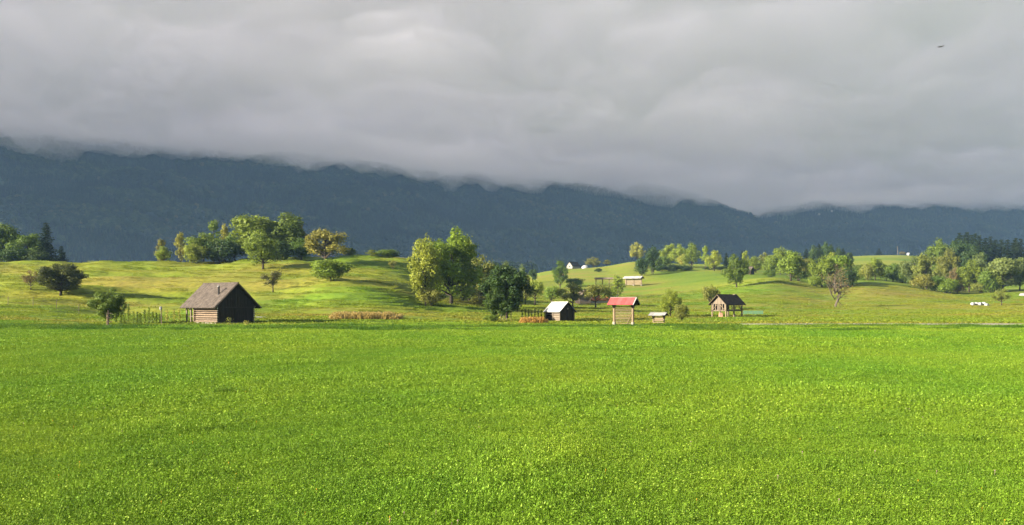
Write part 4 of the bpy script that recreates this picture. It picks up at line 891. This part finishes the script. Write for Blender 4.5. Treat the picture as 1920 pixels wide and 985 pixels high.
hay_rack('hay_rack', 'pale-roofed hay rack on the hill with dark gable end', 1188, 537, 7.6, 3.1, 4.1, R(-30), 'white_metal', 6, 7, bays=2, Y=418, depth=1.7, over=.6, post_w=.35, boards=5, gable='dark_plank')
hay_rack('hay_rack', 'long low weathered hay rack half hidden by orchard trees', 1136, 536, 8.8, 2.7, 3.4, R(-15), 'grey_timber', 7, 6, bays=3, Y=422, depth=1.2, over=.5, post_w=.3, feet=False)
def double_rack():
    W, L, H, RH = 3.1, 4.4, 2.55, 4.25
    X, Y, z = place(1361, 597); rz = face_cam(1361) + R(-40); o = empty('double_hay_rack', (0, 0, 0), rz); c = Matrix.Rotation(rz, 3, 'Z') @ Vector((W / 2, -L / 2, 0)); o.location = (X - c.x, Y - c.y, z - .02)
    hw = W / 2; hl = L / 2; rs = np.random.RandomState(3); fl = 1.35
    for s in (-1, 1):
        for k, y in enumerate((-hl, 0, hl)):
            MB().beam((s * (hw + .06), y, 0), (s * hw, y, H + .05), .2, .2).build('post', M['pale_timber' if k == 0 else 'grey_timber'], o)
    for y in (-hl, 0, hl): MB().beam((-hw, y + .13, fl), (hw, y + .13, fl), .16, .18).build('loft_beam', M['grey_timber'], o)
    for s in (-1, 1):
        MB().beam((s * hw, -hl - .1, fl - .02), (s * hw, hl + .1, fl - .02), .16, .18).build('loft_beam', M['grey_timber'], o)
        MB().beam((s * hw, -hl - .25, H), (s * hw, hl + .25, H), .16, .18).build('wall_plate', M['grey_timber'], o)
        for (ya, yb) in ((-hl + .1, -hl + .95), (hl - .1, hl - .95), (-.1, -.9), (.1, .9)): MB().beam((s * (hw - .02), ya, fl + .12), (s * (hw - .02), yb, H - .1), .1, .1).build('brace', M['grey_timber'], o)
        for k in range(4): MB().beam((s * (hw - .08), -hl, fl + .25 + k * .24), (s * (hw - .08), hl, fl + .25 + k * .24), .05, .06).build('rail', M['grey_timber'], o)
    for k in range(9):
        x = -hw + .15 + (W - .3) * (k + .5) / 9; MB().box((x, .1, fl + .12), ((W - .3) / 9 * .94, L - .3, .05)).build('floor_plank', M['grey_timber'], o)
    # gable end: vertical boards with gaps low down, closed boarding in the triangle
    n = 11; pw = (W - .2) / n; sl = (RH - H) / (hw + .5)
    for k in range(n):
        x = -hw + .1 + pw * (k + .5)
        if k not in (1, 3, 7, 9): MB().box((x, -hl - .06, fl + .62 + rs.uniform(-.03, .03)), (pw * rs.uniform(.5, .8), .03, 1.15)).build('board', M['grey_timber'], o)
        MB().box((x, -hl - .11, (H - .05 + RH - .25 - sl * (abs(x) + pw / 2)) / 2 + .03), (pw * .94, .03, max(.1, RH - .2 - sl * (abs(x) + pw / 2) - H))).build('gable_board', M['grey_timber'], o)
    for s in (-1, 1): MB().beam((s * (hw - .1), -hl - .15, fl + .1), (s * .25, -hl - .15, H - .05), .08, .06).build('brace', M['pale_timber'], o)
    # dark boards closing the inside of the loft along the far side
    for k in range(12): MB().box((-hw + .1, -hl + .2 + (L - .4) * (k + .5) / 12, fl + .6), (.03, (L - .4) / 12 * .95, 1.1)).build('back_board', M['dark_plank'], o)
    ew = hw + .5; r0, r1 = -hl - .55, hl + .45
    roof = MB().prism([(-ew, H - .12), (0, RH - .06), (ew, H - .12), (ew, H - .2), (0, RH - .15), (-ew, H - .2)], r0, r1).build('roof', M['dark_plank'], o)
    sh = MB(); shingles(sh, ew + .04, r0 - .04, r1 + .04, H - .14, RH - .02, -1, 9, 18, seed=5); shingles(sh, ew + .04, r0 - .04, r1 + .04, H - .14, RH - .02, 1, 9, 18, seed=6); tag(sh.build('shingles', M['dark_shingle'], roof), kind='stuff')
    for s in (-1, 1): MB().beam((s * (ew + .03), r0 - .03, H - .15), (0, r0 - .03, RH - .06), .05, .15, (0, 1, 0)).build('bargeboard', M['pale_timber'], roof)
    MB().box((.1, r1 - .9, RH + .02), (.8, .5, .12)).build('ridge_patch', M['grey_timber'], roof)
    tag(o, 'old two-sided hay rack on posts with dark shingled roof', 'hay rack')
    x, y, z = place(1356, 597); p = MB(); p.box((0, 0, .3), (.62, .5, .6)); q = tag(p.build('block_stack', M['brick'], loc=(x - .25, y + .9, z)), 'small pinkish stack of blocks under the double hay rack', 'blocks')
    for k in range(4): MB().box((rs.uniform(-.02, .02), rs.uniform(-.02, .02), .64 + k * .085), (.60 - .02 * k, .48, .075)).build('block', M['brick'], q)
double_rack()
# ------------------------------------------------------------------ buildings farther off
def gable_house(name, label, u, Y, W, L, H, RH, rz, wall, roofm, cat, over=.35, gablem=None, windows=(), base=None, dz=0):
    X = at(u, Y); o = empty(name, (X, Y, gz(X, Y) - .1 + dz), rz); hw = W / 2; hl = L / 2
    MB().prism([(-hw, 0), (hw, 0), (hw, H), (0, RH - .15), (-hw, H)], -hl, hl).build('wall', M[wall], o)
    if gablem:
        g = MB(); g.prism([(-hw - .02, H * .05), (hw + .02, H * .05), (hw + .02, H), (0, RH - .14), (-hw - .02, H)], -hl - .06, -hl - .01); g.build('gable_boarding', M[gablem], o)
    ew = hw + over; sl = (RH - H) / hw; ez = H - sl * over
    roof = MB().prism([(-ew, ez), (0, RH), (ew, ez), (ew, ez + .16), (0, RH + .18), (-ew, ez + .16)], -hl - over, hl + over).build('roof', M[roofm], o)
    MB().beam((0, -hl - over - .03, RH + .22), (0, hl + over + .03, RH + .22), .3, .1).build('ridge_cap', M[roofm], roof)
    for (face, p, zz_, w, h) in windows:
        if face == 'g': f = MB().box((p, -hl - .08, zz_), (w, .1, h)).build('window', M['dark_gap'], o); MB().box((p, -hl - .14, zz_ - h / 2 - .04), (w + .2, .14, .08)).build('sill', M['plaster'], f)
        else: f = MB().box((-hw - .04, p, zz_), (.1, w, h)).build('window', M['dark_gap'], o); MB().box((-hw - .08, p, zz_ - h / 2 - .04), (.14, w + .2, .08)).build('sill', M['plaster'], f)
    tag(o, label, cat); return o
gable_house('hill_house', 'small house with white gable and dark roof on the crest', 1075, 625, 4.4, 8.6, 1.7, 4.2, face_cam(1075) + R(-35), 'plaster', 'dark_shingle', 'house', windows=(('g', 0, 1.3, .7, .9),))
def heap():
    X = at(1097, 622); mb = MB(); rs = np.random.RandomState(2)
    us = np.linspace(0, 2 * math.pi, 14, endpoint=False)
    rings = [[(math.cos(a) * 2.2 * f * rs.uniform(.9, 1.1), math.sin(a) * 1.5 * f * rs.uniform(.9, 1.1), h) for a in us] for f, h in ((1, -.3), (.95, .7), (.75, 1.4), (.4, 1.85))]
    mb.add([p for r in rings for p in r] + [(0, 0, 2.0)], [(k * 14 + j, k * 14 + (j + 1) % 14, (k + 1) * 14 + (j + 1) % 14, (k + 1) * 14 + j) for k in range(3) for j in range(14)] + [(42 + j, 42 + (j + 1) % 14, 56) for j in range(14)])
    tag(mb.build('covered_heap', M['wrap'], loc=(X, 622, gz(X, 622)), smooth=True), 'pale rounded covered heap beside the hill house', 'heap')
heap()
gable_house('wooden_barn', 'dark wooden barn with pale roof edge among orchard trees', 1093, 302, 3.6, 4.2, 2.0, 4.0, face_cam(1093) + R(20), 'dark_plank', 'grey_timber', 'barn', gablem='grey_timber')
gable_house('red_roofed_barn', 'low white-walled barn with orange-red roof behind orchard trees', 1118, 304, 3.2, 7.0, 1.35, 2.5, face_cam(1118) + R(-68), 'plaster', 'rust_roof', 'barn', windows=(('s', -1.6, .8, .6, .6), ('s', 1.2, .8, .6, .6)))
gable_house('hillside_barn', 'small barn with pale roof and dark gable at the wood edge', 1404, 425, 2.6, 3.9, 1.7, 3.1, face_cam(1404) + R(52), 'dark_plank', 'shingle', 'barn')
# ------------------------------------------------------------------ small things
def bale():
    mb = MB(); n = 16; mb.tube([(0, -.62, .6), (0, -.56, .6), (0, 0, .6), (0, .56, .6), (0, .62, .6)], [.46, .6, .62, .6, .46], n); me = mb.mesh('wrapped_bale'); me.polygons.foreach_set('use_smooth', np.ones(len(me.polygons), bool)); me.materials.append(M['wrap']); return me
bm_ = bale()
Yb = 268.0
for (u, dy, dz_, a, lab) in ((1824, 0, 0, .3, 'white wrapped bale at the left end of the bale row'), (1831, .6, 0, 1.2, 'second white wrapped bale from the left of the row'), (1838, -.3, 0, .5, 'third white wrapped bale from the left of the row'), (1845, .5, 0, 1.0, 'white wrapped bale at the right end of the bale row'), (1850, -2.2, -.25, .4, 'half-sunk pale bale lying in front of the bale row')):
    X = at(u, Yb + dy); o = link('wrapped_bale', bm_, loc=(X, Yb + dy, gz(X, Yb + dy) - .04 + dz_)); o.rotation_euler = (0, 0, a); o.scale = (.74, .74, .74); tag(o, lab, 'bale', 'white wrapped bales')
# fence posts with wire on the left slope
FPs = []
for u, lab in ((15, 'thin fence post nearest the left edge of the picture'), (62, 'thin fence post below the brownish fruit tree'), (106, 'thin fence post below the dense hawthorn-like tree'), (148, 'thin fence post right of the dense hawthorn-like tree')):
    Y = 163; X = at(u, Y); z = gz(X, Y); FPs.append((X, Y, z)); p = MB(); p.tube([(0, 0, -.1), (.02, 0, 1.55)], [.05, .042], 7); tag(p.build('fence_post', M['grey_timber'], loc=(X, Y, z)), lab, 'post', 'fence posts on the left slope')
w = MB()
for h in (.6, 1.1, 1.45):
    for a, b in zip(FPs[:-1], FPs[1:]): w.tube([(a[0], a[1] - .06, a[2] + h), ((a[0] + b[0]) / 2, a[1] - .06, (a[2] + b[2]) / 2 + h - .03), (b[0], b[1] - .06, b[2] + h)], [.006] * 3, 4)
tag(w.build('fence_wire', M['wire']), 'slack wires strung between the thin fence posts', 'wire')
# vegetable garden left of the shed
def vine(u, h, wpx, lab, base=609, colr=G2, name='bean_plant', seed=0, group='bean poles beside the log shed', n=260):
    X, Y, z = place(u, base); o = empty(name, (X, Y, z - .02)); rs = np.random.RandomState(seed + int(u))
    MB().tube([(0, 0, 0), (.03, 0, h)], [.022, .016], 5).build('pole', M['grey_timber'], o)
    t = rs.rand(n) ** .9; C = np.stack([rs.normal(0, wpx * .012, n) * (1.1 - .5 * t), rs.normal(0, .16, n), .06 + t * h * .98], -1); Nn = rs.normal(0, 1, (n, 3)); Nn /= np.linalg.norm(Nn, axis=1)[:, None]; t1 = np.cross(Nn, rs.normal(0, 1, (n, 3))); t1 /= np.linalg.norm(t1, axis=1)[:, None]; t2 = np.cross(Nn, t1); s = rs.uniform(.04, .09, n)[:, None]
    Q = np.stack([C - t1 * s, C - t2 * s * .7, C + t1 * s, C + t2 * s * .7], 1).reshape(-1, 3)
    lv = link('leaves', mesh_np('leaves', Q, np.arange(n * 4).reshape(-1, 4), 4, {'v': np.repeat(rs.rand(n), 4)}), M['foliage'], o); lv.color = (*colr, 1); tag(lv, kind='stuff')
    tag(o, lab, 'plant', group)
for u, h, w_, lab in ((217, 1.3, 5, 'first short bean pole beside the dark rack'), (226, 1.4, 5, 'second short bean pole from the dark rack'), (232, 2.35, 6, 'tall bean pole, left one of the two tallest'), (241, 2.5, 6, 'tall bean pole, right one of the two tallest'), (250, 1.5, 7, 'bean pole just right of the two tallest'), (257, 1.45, 6, 'slim bean pole in the middle of the row'), (263, 1.3, 8, 'low bushy bean pole in the middle of the row'), (271, 1.7, 8, 'bean pole left of the leafy arching one'), (279, 1.95, 11, 'leafy arching bean pole, widest of the row'), (286, 1.5, 7, 'bean pole right of the leafy arching one'), (293, 1.35, 5, 'thin bean pole close to the pale post'), (299, 1.2, 6, 'last bean pole, touching the pale post')):
    vine(u, h, w_, lab)
def rack():
    X, Y, z = place(203, 610); o = empty('drying_rack', (X, Y, z), R(-10))
    MB().beam((0, 0, -.05), (0, 0, 1.75), .14, .14).build('post', M['dark_plank'], o); MB().beam((-.18, .05, -.05), (-.18, .05, 1.2), .09, .09).build('post', M['pale_timber'], o)
    for h in (.35, .85, 1.35): MB().beam((-.25, -.09, h), (.55, -.09, h), .06, .09).build('crossbar', M['dark_plank'], o)
    tag(o, 'dark post with crossbars below the low leafy tree', 'rack')
rack()
X, Y, z = place(303, 610); o = empty('garden_post', (X, Y, z - .02)); MB().tube([(0, 0, 0), (-.03, 0, 1.2), (-.08, 0, 2.0)], [.06, .055, .05], 8).build('post', M['grey_timber'], o); MB().tube([(-.08, 0, 1.75), (-.09, 0, 1.9), (-.1, 0, 2.15), (-.1, 0, 2.2)], [.09, .15, .15, .06], 10).build('bucket', M['grey_metal'], o); tag(o, 'pale garden post with upturned can at the end of the bean row', 'post')
for u, h, w_, lab in ((313, 1.5, 12, 'yellowing sunflower-like plant between the pale post and log shed'), (326, 1.5, 10, 'yellowing leafy stalk close to the log shed porch'), (336, 1.6, 12, 'leafy yellow plant against the log shed porch')): vine(u, h, w_, lab, 606, GY, 'garden_plant', 5, 'yellowing plants beside the shed', 160)
for u, h, w_, c, lab in ((430, 1.0, 18, GO, 'tall dry weeds before the shed gable'), (462, .6, 14, GY, 'small dry weeds at the right corner of the shed')): vine(u, h, w_, lab, 611.5, c, 'weed_clump', 7, 'weeds at the shed wall', 130)
# rows by the white-roofed shed
for k, u in enumerate((979, 985, 991, 997, 1003, 1009, 1015, 1021)): vine(u, 1.55 + .25 * ((k * 5) % 3) / 2, 6, 'staked vine %s in the row left of the white-roofed shed' % ('farthest from the shed', 'next after the farthest one', 'third counted from the dark tree', 'fourth counted from the dark tree', 'fourth counted from the shed', 'third counted from the shed', 'second counted from the shed', 'touching the shed')[k], 601, G1, 'staked_vine', 3, 'staked vines beside the white-roofed shed', 150)
for k, (u, lab) in enumerate(((939, 'stake at the left foot of the dense dark tree'), (944, 'second stake below the dense dark tree'), (950, 'third stake below the dense dark tree'), (958, 'tallest stake standing before the dense dark tree'))):
    X, Y, z = place(u, 602.5); p = MB(); p.tube([(0, 0, -.05), (.03 * (k - 1), 0, 1.15 + .5 * (k == 3))], [.05, .04], 6); tag(p.build('garden_stake', M['grey_timber'], loc=(X, Y, z)), lab, 'stake', 'stakes below the dense dark tree')
def dry_patch(name, label, u0, u1, base, h, colr, n, seed, depth=5):
    rs = np.random.RandomState(seed); X0, Y0, _ = place(u0, base); X1 = at(u1, Y0); V = []; Fc = []; A = []
    for i in range(n):
        t = rs.rand(); x = X0 + (X1 - X0) * t; y = Y0 + rs.rand() * depth; z = gz(x, y); hh = h * rs.uniform(.7, 1.15) * (1 - .35 * (abs(t - .45) > .42)); th = rs.rand() * 6.28; k = len(V); v = rs.rand()
        V += [(x - .02, y, z), (x + .02, y, z), (x + .025, y, z + hh), (x - .0, y, z + hh)]; Fc.append((k, k + 1, k + 2, k + 3)); A += [v] * 4
        for q in range(6):
            a = rs.rand() * 6.28; zz_ = z + hh * rs.uniform(.2, .95); l = rs.uniform(.22, .5); dx, dy = math.cos(a) * l, math.sin(a) * l; nx, ny = -math.sin(a) * .035, math.cos(a) * .035; k = len(V); v = rs.rand()
            V += [(x - nx, y - ny, zz_), (x + nx, y + ny, zz_), (x + dx * .6 + nx, y + dy * .6 + ny, zz_ + .16), (x + dx * .6 - nx, y + dy * .6 - ny, zz_ + .16), (x + dx, y + dy, zz_ - .12), (x + dx, y + dy, zz_ - .10)]; Fc += [(k, k + 1, k + 2, k + 3), (k + 3, k + 2, k + 5, k + 4)]; A += [v] * 6
    o = link(name, mesh_np(name, V, Fc, 4, {'v': A}), M['foliage']); o.color = (*colr, 1); tag(o, label, 'crop patch', kind='stuff')
dry_patch('dry_maize', 'long low strip of dry tan maize stalks at the field edge', 617, 748, 605.5, .98, (0.33, 0.25, 0.095), 620, 1)
dry_patch('dry_flowers', 'patch of orange dry stalks before the white-roofed shed', 977, 1026, 608, .75, (0.38, 0.23, 0.07), 260, 2, 3)
dry_patch('dry_stubble', 'thin strip of orange stubble left of the dense dark tree', 850, 905, 597, .35, (0.34, 0.21, 0.07), 160, 3, 6)
X, Y, z = place(488, 604); b = MB(); b.box((0, 0, .12), (1.35, .5, .06)); q = b.build('white_board', M['white_metal'], loc=(X, Y, z + .06)); q.rotation_euler = (R(10), 0, R(12)); tag(q, 'white board lying in the grass right of the log shed', 'board')
def netting():
    Y = 196.0; xa, xb = at(1393, Y), at(1431, Y); o = empty('netting_fence', ((xa + xb) / 2, Y, gz((xa + xb) / 2, Y))); hw = (xb - xa) / 2
    for k in range(5): MB().tube([(-hw + k * hw / 2, 0, -.05), (-hw + k * hw / 2, 0, .85)], [.02, .018], 6).build('stake', M['pale_timber'], o)
    nb = MB()
    for k in range(14): nb.box((0, 0, .12 + k * .05), (2 * hw, .012, .022))
    for k in range(40): nb.box((-hw + 2 * hw * (k + .5) / 40, .014, .45), (.03, .012, .7))
    tag(nb.build('mesh_netting', M['net'], o), kind='stuff'); tag(o, 'low teal netting fence right of the double hay rack', 'fence')
netting()
X = at(1683, 980); z = gz(X, 980); o = empty('utility_pole', (X, 980, z)); MB().tube([(0, 0, -.3), (0, 0, 9.0)], [.16, .11], 7).build('pole', M['pale_timber'], o); MB().box((0, 0, 8.3), (1.6, .12, .14)).build('crossarm', M['grey_timber'], o); tag(o, 'thin utility pole on the skyline of the far field', 'pole')
gable_house('far_hut', 'tiny white-roofed hut on the skyline of the far field', 1703, 985, 1.6, 2.0, 1.6, 2.6, R(40), 'plaster', 'white_metal', 'hut')
gable_house('valley_hut', 'white hut cut by the right edge of the picture', 1918, 335, .8, 1.2, .5, .8, R(35), 'plaster', 'grey_metal', 'hut')
for k, (u, yp, lab) in enumerate(((1418, 408, 'tiny white house on the ridge slope facing the far mountain'), (1534, 407, 'white house on the far mountain, left one of the pair'), (1560, 400, 'white house on the far mountain, right one of the pair'))):
    V = V1 if k == 0 else V2; uu = 960 + F * V[:110, :, 0] / V[:110, :, 1]; yy = HZ - (V[:110, :, 2] - CAMH) / V[:110, :, 1] * F
    i = np.argmin((uu - u) ** 2 + (yy - yp) ** 2); i, j = np.unravel_index(i, uu.shape); P = V[i, j]
    o = gable_house('distant_house', lab, 960, 200, 6, 8, 5, 9, R(20 + 30 * k), 'plaster', 'grey_metal', 'house', over=1); o.location = (P[0], P[1] - 14, P[2] + 7)
def bird():
    Y = 70.0; X = at(1764, Y); Z = CAMH + (HZ - 88) / F * Y; o = empty('bird', (X, Y, Z), R(15)); o.rotation_euler = (R(8), R(-14), R(15))
    b = MB(); b.tube([(.19, 0, 0), (.14, 0, .01), (.05, 0, .012), (-.06, 0, .005), (-.14, 0, 0), (-.24, 0, 0)], [.008, .026, .042, .038, .02, .006], 9); b.build('body', M['bird'], o, smooth=True)
    b = MB(); b.add([(-.14, -.015, 0), (-.14, .015, 0), (-.27, .05, .0), (-.27, -.05, 0), (-.14, -.015, .008), (-.14, .015, .008), (-.27, .05, .006), (-.27, -.05, .006)], [(0, 1, 2, 3), (7, 6, 5, 4), (0, 4, 5, 1), (1, 5, 6, 2), (2, 6, 7, 3), (3, 7, 4, 0)]); b.build('tail', M['bird'], o)
    for s in (-1, 1):
        pts = [(.06, .03, .015), (.09, .16, .05), (.04, .34, .02), (-.06, .33, .015), (-.05, .16, .045), (-.06, .03, .01)]; n = len(pts); v = [(x, s * y, z_) for x, y, z_ in pts] + [(x, s * y, z_ + .008) for x, y, z_ in pts]
        w = MB(); w.add(v, [tuple(range(n)), tuple(range(2 * n - 1, n - 1, -1))] + [(j, (j + 1) % n, (j + 1) % n + n, j + n) for j in range(n)]); w.build('wing', M['bird'], o)
    tag(o, 'dark bird gliding with spread wings high in the grey sky', 'bird')
bird()
